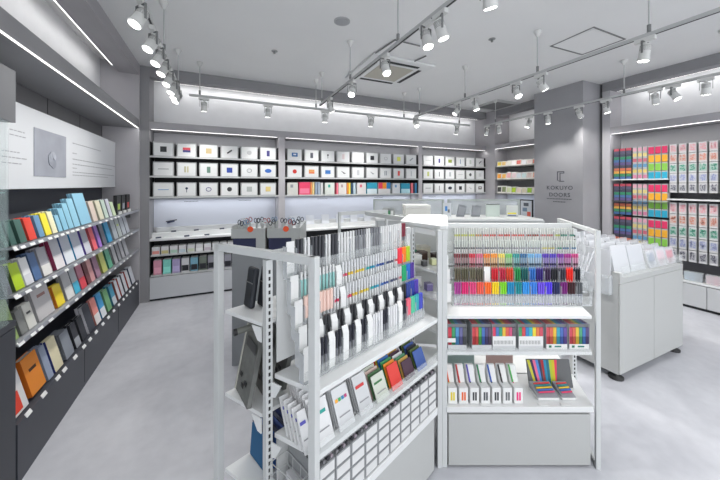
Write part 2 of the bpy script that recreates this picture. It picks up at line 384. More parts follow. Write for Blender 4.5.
for a in [(2, 7, .12, (62, 98, 92), 'dark teal notebook'), (9, 15.5, .12, G1, 'dark green notebook'), (19, 26, .125, G2, 'bottle green notebook'), (28, 36, .125, (222, 62, 44), 'red notebook'), (38.5, 44, .13, (104, 150, 186), 'mid blue notebook'),
          (45, 51, .135, (240, 224, 50), 'yellow notebook'), (52, 57, .14, (238, 234, 196), 'cream notebook'), (58, 62, .11, (140, 194, 218), 'small pale blue notebook'), (63, 68, .15, (136, 192, 216), 'pale blue notebook'),
          (68.5, 73.5, .18, (140, 194, 216), 'taller pale blue notebook'), (74, 80, .21, (146, 198, 220), 'tall pale blue notebook'), (81, 92, .245, (140, 192, 216), 'tallest pale blue notebook'),
          (93.5, 98, .17, (216, 200, 188), 'beige pink notebook'), (100, 104.5, .17, (214, 210, 186), 'sand notebook'), (105.5, 109, .17, (186, 204, 192), 'sage notebook'), (110, 113, .175, (194, 196, 208), 'lilac grey notebook'), (113.5, 116.5, .14, (202, 220, 184), 'pale green notebook')]:
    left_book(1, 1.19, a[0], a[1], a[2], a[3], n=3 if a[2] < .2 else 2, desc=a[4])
for i, (p, c) in enumerate(((117.5, (170, 200, 60)), (122.3, (150, 154, 160)), (127, (196, 60, 50)))):
    y = PX(p, 200, -.95)[0]; t = thing('pen_case', 'black and %s boxed item standing at the far end of the top left shelf' % ('lime', 'grey', 'red')[i], 'box', (-.985, y, 1.192))
    part('box', MB().box(0, 0, 0, .03, .14, .20, BLACK), t); part('colour_window', MB().box(.0302, .03, .05, .032, .10, .11, mat(c, .4)), t); part('white_stand', MB().box(.035, .02, 0, .045, .12, .03, PAPER), t)
for a in [(3, 11, .15, (100, 104, 112), None, 0, None, 'grey notebook'), (14, 24, .14, (176, 206, 20), (60, 80, 30), 0, None, 'lime green notebook'), (25, 33, .15, (236, 238, 240), None, 1, (214, 216, 222), 'white notebook'), (34, 41.5, .16, (74, 106, 152), None, 0, None, 'denim blue notebook'),
          (43, 52, .17, (176, 176, 184), None, 1, (226, 224, 220), 'grey and white notebook'), (56, 65, .235, (190, 192, 200), (140, 50, 84), 1, (232, 228, 230), 'tall pale notebook with maroon spine'), (66, 75, .24, (196, 202, 214), (60, 90, 140), 1, (230, 236, 242), 'tall pale notebook with navy spine'),
          (76, 84.5, .24, (190, 196, 210), (40, 140, 190), 1, (226, 230, 240), 'tall pale notebook with blue spine'), (86, 92, .24, (176, 180, 192), (90, 70, 160), 1, (216, 216, 226), 'tall grey notebook with violet spine'), (94, 98, .20, (236, 96, 106), None, 0, None, 'coral notebook'),
          (99.5, 102.5, .21, (160, 110, 200), None, 0, None, 'violet notebook'), (104, 107.5, .21, (94, 98, 112), None, 0, None, 'slate notebook'), (109, 113, .22, (46, 160, 212), None, 0, None, 'bright blue notebook'),
          (115, 119, .2, (176, 184, 190), None, 0, None, 'silver grey notebook'), (119.5, 123, .2, (182, 190, 188), None, 2, (190, 210, 90), 'silver notebook with lime mark'), (123.5, 127, .2, (180, 186, 194), None, 0, None, 'pale silver notebook'), (127.5, 130.5, .2, (184, 190, 198), None, 0, None, 'far silver notebook')]:
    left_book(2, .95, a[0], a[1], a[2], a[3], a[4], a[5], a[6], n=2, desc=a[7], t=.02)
for a in [(6, 18, .22, (150, 176, 110), None, 0, None, 'olive green leaning folder'), (20, 27, .13, (128, 130, 128), None, 0, None, 'small grey folder'), (27.5, 36, .14, (214, 214, 208), None, 2, (60, 60, 62), 'white pad printed with dark shapes'), (38, 55, .22, (196, 194, 196), None, 2, (150, 110, 104), 'large pale grey sketch book'),
          (57, 65, .14, (240, 214, 50), (210, 120, 30), 0, None, 'yellow notebook'), (67, 74.5, .22, (186, 186, 190), None, 1, (226, 226, 224), 'grey notebook with white band'), (75, 80.5, .22, (182, 188, 194), None, 1, (70, 180, 214), 'grey notebook with cyan band'), (81.5, 87, .22, (196, 130, 150), None, 1, (226, 70, 84), 'dusty pink notebook with red band'),
          (88, 91, .22, (110, 50, 58), None, 0, None, 'maroon notebook'), (91.5, 95.5, .22, (214, 156, 158), None, 0, None, 'rose notebook'), (97, 101.5, .21, (164, 124, 148), None, 0, None, 'plum notebook'), (103.5, 108, .21, (200, 206, 116), None, 0, None, 'yellow-green notebook'),
          (109.5, 113.5, .21, (96, 172, 140), None, 0, None, 'green notebook'), (115.5, 118.5, .18, (176, 178, 182), None, 0, None, 'grey notebook'), (119.5, 122, .18, (150, 152, 158), None, 0, None, 'mid grey notebook'), (123, 125.5, .18, (180, 180, 186), None, 0, None, 'silver notebook'), (126.5, 129.5, .18, (170, 172, 178), None, 0, None, 'light grey notebook')]:
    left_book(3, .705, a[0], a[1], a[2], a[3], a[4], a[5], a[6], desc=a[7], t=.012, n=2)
for a in [(14, 28, .25, (222, 222, 222), None, 3, (226, 62, 34), .012, 2, 'white magazine with red block'), (31, 46, .215, (226, 134, 30), (196, 100, 20), 2, (70, 40, 20), .035, 1, 'thick orange notebook with handwritten title'), (47.5, 53, .21, (150, 162, 184), None, 0, None, .012, 3, 'blue-grey magazine'), (54.5, 63, .21, (228, 220, 186), (50, 60, 120), 0, None, .012, 2, 'cream notebook with navy spine'),
          (66, 74, .18, (140, 146, 156), None, 0, None, .010, 5, 'grey magazine'), (76, 81, .18, (52, 54, 62), None, 1, (160, 164, 170), .015, 2, 'charcoal notebook with grey band'), (82.5, 87.5, .18, (46, 48, 56), None, 0, None, .015, 2, 'black notebook'), (89, 95.5, .22, (58, 62, 72), (200, 200, 206), 0, None, .02, 2, 'large slate folder'),
          (96.5, 101.5, .22, (236, 150, 140), None, 1, (236, 232, 230), .02, 1, 'coral and white notebook'), (102.5, 107, .22, (70, 164, 220), None, 1, (232, 238, 242), .02, 1, 'sky blue and white notebook'), (108.5, 112.5, .2, (120, 176, 124), None, 0, None, .02, 2, 'soft green notebook'), (114, 117.5, .2, (70, 150, 180), None, 1, (200, 210, 216), .02, 2, 'teal blue notebook'),
          (119, 121.5, .2, (206, 208, 214), (150, 90, 80), 0, None, .02, 2, 'white notebook with brown spine'), (122.5, 125, .2, (204, 206, 212), (180, 80, 70), 0, None, .02, 2, 'white notebook with red spine'), (126, 128.5, .2, (206, 208, 214), (90, 90, 100), 0, None, .02, 2, 'white notebook with grey spine'),
          (129.5, 132, .2, (206, 208, 212), (180, 90, 84), 0, None, .02, 2, 'pale notebook with rust spine'), (133, 136, .2, (200, 204, 212), (80, 90, 110), 0, None, .02, 2, 'pale notebook with slate spine')]:
    left_book(4, .307, a[0], a[1], a[2], a[3], a[4], a[5], a[6], a[7], a[8], desc=a[9])

# glass showcase at the near left
s = thing('glass_showcase', 'tall showcase with dark base and grey top box at the left edge', 'showcase', (-1.28, 1.2, 0))
part('base', MB().box(0, 0, 0, .37, .875, .80, mat((52, 55, 62), .45)).box(.001, 0, .805, .371, .876, .837, mat((60, 63, 70), .45)), s)
part('sign_box', MB().box(0, 0, 1.806, .37, .875, 2.06, mat((98, 100, 104), .55)), s)
m = MB().box(.364, 0, .838, .37, .82, 1.805, GLASS).box(0, .814, .838, .363, .82, 1.805, GLASS)
part('glass', m, s)
for z in (1.15, 1.46): part('glass_shelf', MB().box(.005, .005, z, .362, .812, z+.008, mat((170, 200, 198), .1, alpha=.5)), s)
for k, z in enumerate((.84, 1.16, 1.47)):
    for q in range(3):
        solo('boxed_pen', MB().box(0, 0, 0, .05, .12, .10, mat(((60, 100, 104), (150, 156, 160), (70, 74, 84))[(k+q) % 3], .4)), '%s small box on the %s glass shelf of the left showcase' % (ORD[q], ('lowest', 'middle', 'top')[k]), 'box', (-1.05, 1.62+.15*q, z+.001), (0, 0, 0), 'small boxes in the showcase')

# ------------------------------------------------------------------ back wall bays
NB = mat((28, 29, 31), .6)
def shape(kind, c, c2=None):
    m = MB(); M1 = mat(c, .5); M2 = mat(c2 or c, .5)
    def r(x0, z0, x1, z1, mm=M1, y=0): m.box(x0, -.0012-y, z0, x1, -y, z1, mm)
    if kind == 'sq': r(-.036, -.036, .036, .036)
    elif kind == 'tall': r(-.022, -.042, .022, .042)
    elif kind == 'wide': r(-.045, -.030, .045, .03)
    elif kind == 'line': r(-.06, -.004, .06, .004)
    elif kind == 'bar': r(-.007, -.045, .007, .045)
    elif kind == 'bars': r(-.028, -.04, -.008, .04); r(.004, -.04, .022, .04, M2)
    elif kind == 'mix': r(-.045, -.03, .045, .0); r(-.045, .001, .045, .034, M2)
    elif kind == 'disc': m.cyl((0, 0, 0), (0, -.0012, 0), .032, M1, 20)
    elif kind == 'ring':
        for i in range(14):
            a, b_ = 2*PI*i/14, 2*PI*(i+1)/14
            m.cyl((.032*math.cos(a), -.001, .026*math.sin(a)), (.032*math.cos(b_), -.001, .026*math.sin(b_)), .004, M1, 5)
    elif kind == 'oval': m.cyl((0, 0, 0), (0, -.0012, 0), .03, M1, 20, T=Matrix.Scale(1.6, 4, (1, 0, 0)))
    elif kind == 'diag': m.cyl((-.03, -.003, -.02), (.03, -.003, .025), .010, M1, 8)
    elif kind == 'pin': m.cyl((0, 0, .015), (0, -.0012, .015), .016, M1, 14); r(-.004, -.04, .004, .01)
    elif kind == 'wedge': m.prism([(-.04, .02), (-.03, .02), (.045, -.02), (.01, -.025)], -.0012, 0, M1, Matrix.Rotation(PI/2, 4, 'X'))
    elif kind == 'frame': r(-.045, -.03, .045, .03); r(-.022, -.008, .022, .014, PAPER, .0012)
    return m
BOXM = mat((176, 178, 179), .5); CARD = mat((226, 228, 228), .5)
bw, bh, bd = .232, .188, .20
bm_ = MB().box(0, .004, 0, bw, bd, bh, BOXM).mesh('carton')
fm_ = MB().box(.012, 0, .008, bw-.012, .0035, bh-.012, CARD).box(0, .0005, bh-.008, bw, .0039, bh, BOXM).mesh('front_card')
def dbox(x, z, kind, c, c2, lab, bay, scale=1):
    t = thing('display_box', lab, 'box', (x, YB+.02, z+.001), 0, 'white sample boxes on the %s bay of the back wall' % bay)
    t.scale = (scale, 1, 1)
    link('carton', bm_, t); link('front_card', fm_, t)
    part('printed_picture', shape(kind, c, c2), t, None, (bw/2, -.0003, bh*.5))
GR = (168, 172, 174); DG = (70, 74, 80)
bays = {
 'left': (-.81, .816, 6, [
  [('sq', (46, 50, 54), None, 'dark square'), ('mix', (60, 70, 130), (220, 80, 90), 'red and blue patch'), ('sq', (196, 176, 132), None, 'tan square'), ('diag', (50, 52, 56), None, 'black pencil stub'), ('disc', (190, 192, 194), None, 'pale grey disc'), ('tall', (70, 66, 130), None, 'indigo book')],
  [('line', (120, 126, 128), None, 'grey line'), ('bars', (190, 186, 150), (200, 196, 160), 'two cream bars'), ('tall', (104, 140, 124), None, 'green block'), ('sq', (44, 72, 160), None, 'blue square'), ('ring', (150, 152, 154), None, 'thin grey loop'), ('oval', (52, 104, 190), None, 'blue oval')],
  [('line', (96, 150, 208), None, 'sky blue line'), ('pin', (40, 58, 84), None, 'navy figure'), ('ring', (60, 60, 130), None, 'indigo ring'), ('disc', (60, 62, 64), None, 'black round stamp'), ('sq', (172, 178, 176), None, 'grey square'), ('sq', (226, 204, 132), None, 'straw yellow square')]]),
 'middle': (.91, 3.37, 9, [
  [('frame', (40, 110, 176), None, 'blue case'), ('tall', (86, 88, 100), None, 'charcoal panel'), ('pin', (90, 94, 100), None, 'grey pin'), ('tall', (222, 206, 208), None, 'pale pink pad'), ('line', (206, 208, 206), None, 'faint line'), ('sq', (22, 26, 34), None, 'black square'), ('ring', (180, 184, 186), None, 'grey ring'), ('sq', (222, 226, 110), None, 'yellow square'), ('diag', (150, 156, 160), None, 'grey pen')],
  [('disc', (208, 52, 46), None, 'red apple'), ('mix', (232, 130, 80), (226, 160, 90), 'orange patch'), ('wide', (60, 122, 196), None, 'blue rectangle'), ('wedge', (80, 84, 88), None, 'dark wedge'), ('tall', (196, 198, 202), None, 'grey slip'), ('wedge', (150, 154, 156), None, 'grey wedge'), ('bars', (160, 164, 172), (150, 156, 166), 'grey bars'), ('tall', (236, 92, 82), None, 'red card'), ('bar', (170, 176, 182), None, 'grey bar')], None]),
 'right': (3.451, 5.08, 6, [
  [('line', (176, 180, 180), None, 'grey line'), ('tall', (84, 80, 136), None, 'indigo block'), ('wide', (150, 166, 70), None, 'olive shape'), ('bar', (60, 120, 170), None, 'blue bar'), ('tall', (196, 204, 196), None, 'pale sheet'), ('diag', (110, 112, 116), None, 'dark grey clip')],
  [('tall', (196, 204, 120), None, 'lime card'), ('bar', (80, 84, 88), None, 'thin black bar'), ('tall', (180, 186, 190), None, 'grey panel'), ('line', (170, 176, 180), None, 'grey strip'), ('disc', (90, 94, 98), None, 'small dark dot'), ('sq', (206, 208, 210), None, 'faint grey square')],
  [('line', (100, 104, 110), None, 'dark line'), ('bar', (96, 100, 106), None, 'dark bar'), ('oval', (56, 62, 76), None, 'dark oval'), ('sq', (30, 32, 38), None, 'black square'), ('wedge', (176, 178, 182), None, 'grey wedge'), ('frame', (96, 84, 86), None, 'brown frame')]]),
}
ZS = (1.874, 1.615, 1.345)
for bay, (x0, x1, n, rows) in bays.items():
    u = thing('wall_shelf_unit', '%s bay of black-lined shelves on the back wall with a counter below' % bay, 'shelving', (x0, YB, 0))
    W = x1-x0
    part('back_panel', MB().box(.002, .285, 2.05, W-.002, .297, ZL+.003, mat((182, 182, 186), .7)).box(.002, .285, .92, W-.002, .297, 1.32, BLUEW), u)
    part('lining', MB().box(.014, .262, 1.33, W-.014, .2845, 2.06, NB).box(.002, .02, 1.335, .012, .2615, 2.06, NB).box(W-.012, .02, 1.335, W-.002, .2615, 2.06, NB), u, 'black shelf lining')
    for z in ZS:
        part('shelf', MB().box(.013, .004, z-.016, W-.013, .2615, z, mat((60, 61, 63), .5)).box(.002, 0, z-.018, W-.002, .0038, z+.004, STEEL), u)
    part('shelf_lamp_cover', MB().box(.02, .1, 1.312, W-.02, .25, 1.322, mat((200, 205, 215), .5)), u)
    part('counter', MB().box(.002, 0, .775, W-.002, .284, .80, WHITE).box(.002, .14, .8, W-.002, .284, .86, WHITE).box(.05, .2, .86, W-.05, .284, .92, WHITE), u)
    part('lower_shelf', MB().box(.014, .004, .575, W-.014, .27, .592, STEEL), u)
    part('lower_shelf', MB().box(.014, .004, .315, W-.014, .27, .333, STEEL), u)
    part('side_panel', MB().box(.002, .004, .32, .012, .27, .774, NB).box(W-.012, .004, .32, W-.002, .27, .774, NB).box(.002, .272, .02, W-.002, .284, .774, DK), u)
    nd = 2 if n == 6 else 3
    for k in range(nd):
        part('drawer', MB().box(.003+W/nd*k, -.002, .03, W/nd*(k+1)-.003, .26, .306, mat((204, 207, 211), .45)), u, bevel=.002)
    part('plinth', MB().box(.002, .03, 0, W-.002, .27, .028, DK), u)
    m = MB()
    for a in (.28, .72):
        for k in range(10): m.box(W*a+k*.018-.09, .2838, 1.262, W*a+k*.018-.078, .2848, 1.272, mat((120, 124, 134), .6))
    part('heading_text', m, u, 'short line of grey lettering')
    p = W/n; off = (.018)
    for r, row in enumerate(rows):
        if row is None: continue
        rn = ('top', 'second', 'third')[r]
        for i, (k, c, c2, d) in enumerate(row):
            dbox(x0+off+(W-.036)/n*i+((W-.036)/n-bw)/2, ZS[r], k, c, c2, 'white box picturing a %s, %s shelf of the %s back bay' % (d, rn, bay), bay)
# books standing on the third shelf of the middle bay
xs = .93
def sbook(x, z, wd, h, c, lab, kind=0, c2=None, y=YB+.03, d=.15, grp='notebooks on the back wall', rz=0, name='notebook'):
    t = thing(name, lab, 'notebook', (x, y, z+.001), rz, grp)
    M1 = mat(c, .5); m = MB().box(0, 0, 0, wd, d, h, M1)
    M2 = mat(c2, .5) if c2 else None
    if kind == 1: m.box(0, -.001, 0, wd, 0, h*.45, M2)
    if kind == 2: m.box(wd*.3, -.001, h*.6, wd*.55, 0, h*.85, M2)
    if kind == 3: m.box(wd*.06, -.001, h*.1, wd*.94, 0, h*.5, M2)
    if kind == 4:
        for q in range(3): m.box(wd*q/3, -.001, h*.45, wd*(q+1)/3, 0, h, mat(((224, 60, 90), (238, 150, 40), (30, 130, 190))[q], .5))
    part('cover', m, t); part('pages', MB().box(.003, .004, h, wd-.003, d-.004, h+.0015, PAPER), t)
for (p0, p1, c, k, c2, h, d) in [(287, 298, (214, 214, 208), 2, (150, 154, 158), .19, 'pale grey pad'), (299, 310, (238, 70, 110), 3, (246, 130, 160), .2, 'hot pink notebook'), (310.3, 312, (236, 150, 90), 0, None, .2, 'orange slim notebook'), (312.3, 314.5, (236, 214, 150), 0, None, .2, 'straw slim notebook'),
        (315, 317.5, (150, 166, 186), 0, None, .2, 'steel blue slim notebook'), (318, 320, (170, 184, 200), 0, None, .2, 'pale blue slim notebook'), (320.5, 323, (214, 216, 216), 0, None, .19, 'white slim notebook'), (325, 334.5, (214, 220, 214), 2, (60, 170, 150), .19, 'white pad with a green tab'),
        (336.5, 338.3, (236, 120, 140), 0, None, .19, 'pink slim pad'), (338.5, 346.5, (220, 214, 210), 2, (170, 150, 150), .19, 'ivory pad'), (347, 348.6, (240, 150, 60), 0, None, .19, 'orange slim pad'), (348.8, 350.5, (246, 226, 90), 0, None, .19, 'yellow slim pad'), (350.8, 352.8, (50, 80, 110), 0, None, .19, 'navy slim pad'), (353.2, 355.6, (190, 210, 220), 0, None, .19, 'pale grey slim pad'),
        (357, 366, (222, 218, 218), 2, (220, 110, 130), .19, 'white pad with a pink tab'), (367, 377, (44, 160, 190), 1, (216, 232, 236), .195, 'teal and white notebook'), (378.3, 390.5, (216, 216, 216), 4, None, .195, 'three-colour striped notebook set'), (392.5, 400, (218, 222, 226), 2, (110, 160, 200), .185, 'white pad with a blue figure'), (401, 410, (40, 150, 180), 1, (180, 222, 232), .185, 'cyan banded notebook'),
        (411, 413, (240, 120, 130), 0, None, .19, 'salmon slim notebook'), (413.3, 414.8, (60, 60, 80), 0, None, .19, 'dark slim notebook'), (415, 416.8, (60, 140, 190), 0, None, .19, 'blue slim notebook')]:
    xa = PY(p0, 190, YB+.03)[0]; xb = PY(p1, 190, YB+.03)[0]
    sbook(xa+.003, ZS[2], xb-xa-.004, h, c, d+' on the third shelf of the middle back bay', k, c2)
# left bay lower shelves: faces of packs
for i in range(16):
    x = -.79+i*.1; c = ((222, 150, 150), (190, 196, 150), (160, 200, 200), (196, 206, 200), (220, 220, 220), (196, 186, 196), (200, 180, 180), (190, 170, 176))[i % 8 if i > 7 else (i*7+3) % 8 if i else 0]
    c = [(226, 150, 140), (206, 196, 140), (176, 206, 190), (190, 206, 214), (206, 214, 190), (236, 238, 238)][i] if i < 6 else c
    sbook(x+.004, .592, .086, .10, (214, 214, 216), 'small pack with %s window, %s from the left on the upper low shelf' % (('pastel', 'muted')[i > 5], ORD[i]), 3, c, YB+.02, .12, 'small packs under the left counter', name='stationery_pack')
for i in range(15):
    x = -.775+i*.105
    c = [(216, 150, 170), (130, 214, 200), (170, 160, 200), (206, 206, 210), (120, 170, 190), (110, 120, 110)][i] if i < 6 else (150, 150, 160)
    c2 = (30, 32, 40) if i >= 3 else tuple(min(255, v+25) for v in c)
    sbook(x+.006, .333, .088, .185, c, 'tall pack with dark printed shape, %s from the left on the lower low shelf' % ORD[i] if i > 2 else '%s tall pack on the lower low shelf by the left pier' % ('pink', 'mint', 'lilac')[i], 3, c2, YB+.02, .12, 'tall packs under the left counter', name='stationery_pack')
# things on the counters
for i, p in enumerate((159, 173, 187, 196, 207, 222)):
    x, _ = PY(p, 225, YB+.1)
    t = thing('sample_tool', 'small dark sample item, %s from the left on the left back counter' % ORD[i], 'tool', (x, YB+.06+.1*(i % 2), .802+.06*(i % 2)), .4, 'sample items on the left back counter')
    part('handle', MB().box(-.03, -.008, 0, .03, .008, .018, mat((60, 66, 84), .4)), t); part('blade', MB().box(.03, -.004, .005, .065, .004, .010, STEEL), t)
x, _ = PY(171, 220, YB+.26)
t = thing('stapler', 'dark blue tool mounted on the lit panel of the left back bay', 'tool', (x, YB+.27, .98), 0)
part('body', MB().box(-.045, -.02, 0, .045, .01, .02, mat((50, 60, 90), .4), Matrix.Rotation(-.25, 4, 'Y')), t); part('arm', MB().cyl((-.06, -.01, .015), (.07, -.01, .035), .006, DK, 8), t)
for i in range(9):
    x = 1.02+i*.26
    t = thing('memo_pad', 'pale memo pad standing on the middle back counter, %s from the left' % ORD[i], 'pad', (x, YB+.15, .862), 0, 'pale memo pads on the middle counter')
    part('pad', MB().box(0, 0, 0, .13, .012, .15, mat((222, 226, 232), .5), Matrix.Rotation(-.2, 4, 'X')), t); part('stand', MB().box(.02, .035, 0, .11, .04, .08, ACRY2), t)
for i in range(6):
    x = 3.55+i*.25
    t = thing('memo_pad', 'pale memo pad standing on the right back counter, %s from the left' % ORD[i], 'pad', (x, YB+.15, .862), 0, 'pale memo pads on the right counter')
    part('pad', MB().box(0, 0, 0, .13, .012, .13, mat((216, 222, 230), .5), Matrix.Rotation(-.2, 4, 'X')), t); part('stand', MB().box(.02, .035, 0, .11, .04, .08, ACRY2), t)

# ------------------------------------------------------------------ far bay on the right wall
u = thing('wall_shelf_unit', 'narrow far bay of shelves between the corner and the concrete column', 'shelving', (5.08, 3.40, 0))
part('back_panel', MB().box(.36, 0, 1.36, .378, 1.048, ZL+.014, mat((176, 175, 178), .7)).box(.36, 0, .8, .378, 1.048, 1.35, BLUEW), u)
for z in (1.869, 1.61, 1.335): part('shelf', MB().box(0, 0, z-.018, .355, 1.048, z, mat((112, 113, 112), .5)), u)
part('counter', MB().box(0, 0, .775, .355, 1.048, .8, WHITE), u)
part('base_cabinet', MB().box(.002, 0, .02, .3, 1.048, .774, mat((200, 203, 207), .5)), u)
FR = [[(236, 210, 90), (226, 190, 120), (230, 226, 214), (240, 236, 236), (214, 110, 100), (236, 236, 240), (232, 214, 210), (226, 130, 110), (236, 226, 222)],
      [(240, 160, 50), (236, 180, 90), (226, 170, 170), (230, 206, 210), (206, 216, 222), (196, 220, 220), (214, 196, 190), (220, 170, 150), (210, 120, 130)],
      [(60, 62, 60), (120, 130, 90), (206, 214, 170), (170, 200, 50), (226, 206, 190), (214, 206, 180), (150, 190, 60), (232, 226, 214), (190, 70, 66)]]
for r, z in enumerate((1.869, 1.61, 1.335)):
    for i, c in enumerate(FR[r]):
        y = 4.42-(i+1)*.109
        t = thing('picture_card_pack', '%s pack, %s from the corner on the %s shelf of the far bay' % (('pastel card', 'bright card', 'green-toned card')[r], ORD[i], ('top', 'middle', 'lowest')[r]), 'card pack', (5.10, y, z+.001), 0, 'card packs in the far bay')
        hh = .10+.03*random.random()+(.02 if r else 0)
        part('pack', MB().box(0, 0, 0, .12, .10, hh, mat((228, 226, 220), .5), Matrix.Rotation(.12, 4, 'Y')), t)
        part('print', MB().box(-.0015, .008, hh*.2, -.0003, .092, hh*.85, mat(c, .5), Matrix.Rotation(.12, 4, 'Y')), t)
y, z = PX(527, 219, 5.13)
t = thing('photo_frame', 'black framed picture with red and grey print standing beside the column', 'picture frame', (5.12, y-.08, .802))
Tf = Matrix.Rotation(.12, 4, 'Y') @ Matrix.Rotation(0, 4, 'Z')
part('stand', MB().box(.03, .02, 0, .10, .15, .30, mat((210, 212, 216), .5)), t)
part('frame', MB().box(0, -.04, .08, .02, .22, .43, BLACK), t, 'black frame')
part('picture', MB().box(-.002, -.02, .10, -.0005, .20, .41, mat((206, 212, 218), .5)).box(-.003, .0, .13, -.0021, .07, .21, mat((226, 110, 90), .5)).box(-.003, .07, .21, -.0021, .16, .28, mat((120, 140, 160), .5)).box(-.003, .04, .31, -.0021, .14, .37, mat((90, 96, 104), .5)), t)

# ------------------------------------------------------------------ lettering on the column
sg = thing('shop_sign', 'dark emblem and shop name lettered on the concrete column', 'sign', (4.789, 2.97, 1.5))
INK = mat((84, 86, 92), .5)
def text(s, size, yc, z, ext=.001, name='lettering', parent=None, M=None):
    cu = bpy.data.curves.new('t', 'FONT'); cu.body = s; cu.size = size; cu.align_x = 'CENTER'; cu.extrude = ext; cu.space_character = 1.18
    o = bpy.data.objects.new('t', cu); col.objects.link(o)
    bpy.context.view_layer.update()
    me = bpy.data.meshes.new_from_object(o.evaluated_get(bpy.context.evaluated_depsgraph_get()))
    bpy.data.objects.remove(o); me.materials.clear(); me.materials.append(INK)
    p = link(name, me, parent)
    p.matrix_basis = M or Matrix(((0, 0, -1, -.0015), (-1, 0, 0, yc), (0, 1, 0, z), (0, 0, 0, 1)))
    return p
yk, zk = PX(559.3, 190, 4.789)
def zat(q): return PX(559.3, q, 4.789)[1]-1.5
text('KOKUYO', .085, yk-2.97, zat(189.6), parent=sg, name='word')
text('DOORS', .085, yk-2.97, zat(196.6), parent=sg, name='word')
m = MB()
for q, L in ((199.3, .36), (202.2, .18)):
    y = -L/2
    while y < L/2:
        m.box(-.002, yk-2.97+y, zat(q), -.0005, yk-2.97+y+.016, zat(q)+.012, INK); y += .024
part('fine_print', m, sg, 'fine line of tiny print')
ez = zat(176.2); ey = yk-2.97-.025
Te = Matrix(((0, 0, -1, -.0005), (-1, 0, 0, ey), (0, 1, 0, ez), (0, 0, 0, 1)))
m = MB()
for x0, z0, x1, z1 in ((-.06, -.06, -.046, .075), (-.06, .062, .05, .075), (-.02, -.085, -.006, .05), (-.02, .04, .05, .05), (-.006, -.085, .05, -.073)):
    m.prism([(x0, z0), (x1, z0), (x1, z1), (x0, z1)], 0, .0015, INK, Te)
m.prism([(-.06, -.06), (-.046, -.06), (-.006, -.085), (-.02, -.085)], 0, .0015, INK, Te)
m.prism([(.038, .062), (.05, .075), (.05, .05), (.038, .05)], 0, .0015, INK, Te)
part('emblem', m, sg, 'open door shaped emblem')

# ------------------------------------------------------------------ right wall bay of colour packs
u = thing('wall_shelf_unit', 'right wall bay hung with columns of colourful stationery packs', 'shelving', (XR, -.38, 0))
Ly = 2.48+.38
part('back_panel', MB().box(.282, 0, .33, .297, Ly, ZL+.028, mat((168, 167, 170), .7)).box(.281, .0, .33, .2815, Ly, 2.02, mat((92, 92, 96), .6)), u)
zsh = 1.584
part('shelf', MB().box(.0, 1.88+.38, zsh-.015, .27, Ly, zsh, WHITE), u)
part('shelf', MB().box(.0, 0, 1.325-.016, .27, 1.88+.38, 1.325, WHITE), u)
part('shelf', MB().box(.0, 1.88+.38, 1.265, .27, Ly, 1.272, mat((110, 110, 112), .5)), u)
part('deck', MB().box(0, 0, .305, .28, Ly, .33, WHITE), u)
for k in range(3): part('drawer', MB().box(.001, .003+k*Ly/3, .035, .27, (k+1)*Ly/3-.003, .295, mat((196, 198, 200), .5)), u, bevel=.002)
part('plinth', MB().box(.03, 0, 0, .27, Ly, .033, DK), u)
cn = 0
def rz(q, px=660): return PX(px, q, 5.25)[1]
def pack(y0, y1, z0, z1, bands, lab, grp, mark=None, base=(182, 184, 184)):
    m = MB().box(0, 0, 0, .07, y1-y0, z1-z0, mat(base, .4))
    H = z1-z0
    for a, b_, c in bands: m.box(-.001-.0004*(b_ < .85), .002, a*H, 0, y1-y0-.002, b_*H, mat(c, .4))
    t = thing('stationery_pack', lab, 'pack', (5.25, y0, z0), 0, grp)
    part('carton', m, t)
    if mark:
        k = MB(); W_ = y1-y0
        for q in range(26):
            yy, zz = random.uniform(.12, .74)*W_, random.uniform(.2, .8)*H
            k.box(-.0024, yy, zz, -.0016, yy+W_*.13, zz+H*.09, mat(mark, .5))
        part('printed_pattern', k, t)
def ys(p): return PX(p, 190, 5.25)[0]
# colour block columns (pink, orange, green, cyan)
CB = [((212, 52, 98), 'pink'), ((228, 166, 48), 'orange'), ((130, 190, 76), 'green'), ((44, 156, 186), 'cyan')]
tiers = [(1.60, 1.975, 4), (1.305, 1.565, 4), (.70, 1.27, 5)]
tiers = [(rz(179), rz(145), 4), (rz(217.5), rz(183.5), 4), (rz(255), rz(219.5), 4)]
TNm = ['top', 'middle', 'lower']
for g_ in range(3):
    p0, p1 = 648.3+g_*6.7, 648.3+(g_+1)*6.7-.8
    for ti, (za, zb, n) in enumerate(tiers):
        for r in range(n):
            c, cnm = CB[r % 4]; h = (zb-za)/n
            pack(ys(p1), ys(p0), zb-h*(r+1)+.003, zb-h*r-.003, [(.0, .86, c)], '%s pack in the %s tier of the %s colour block column, right wall' % (cnm, TNm[ti], ('left', 'middle', 'right')[g_]), 'colour block packs on the right wall')
MC = [((190, 80, 96), 'red'), ((92, 88, 112), 'dusk'), ((76, 76, 94), 'slate'), ((60, 144, 104), 'green'), ((84, 116, 168), 'blue'), ((104, 90, 138), 'purple'), ((76, 76, 90), 'charcoal'), ((206, 116, 92), 'orange-red'), ((222, 170, 84), 'amber'), ((70, 140, 98), 'emerald'), ((76, 106, 158), 'royal blue')]
for g_ in range(3):
    p0, p1 = 613.8+g_*6.1, 613.8+(g_+1)*6.1-.6
    for ti, (za, zb, n) in enumerate(tiers):
        h = (zb-za)/11
        for r in range(11):
            c, cnm = MC[r]
            pack(ys(p1), ys(p0), zb-h*(r+1)+.001, zb-h*r-.001, [(.08, 1, c)], '%s slim pack, %s tier, %s column by the right bay pier' % (cnm, TNm[ti], ORD[g_]), 'slim multicolour packs on the right wall', base=(50, 50, 60))
LC = [((214, 160, 176), 'pink'), ((214, 200, 130), 'yellow'), ((196, 104, 120), 'rose'), ((98, 150, 188), 'blue'), ((214, 192, 110), 'gold'), ((194, 120, 150), 'magenta')]
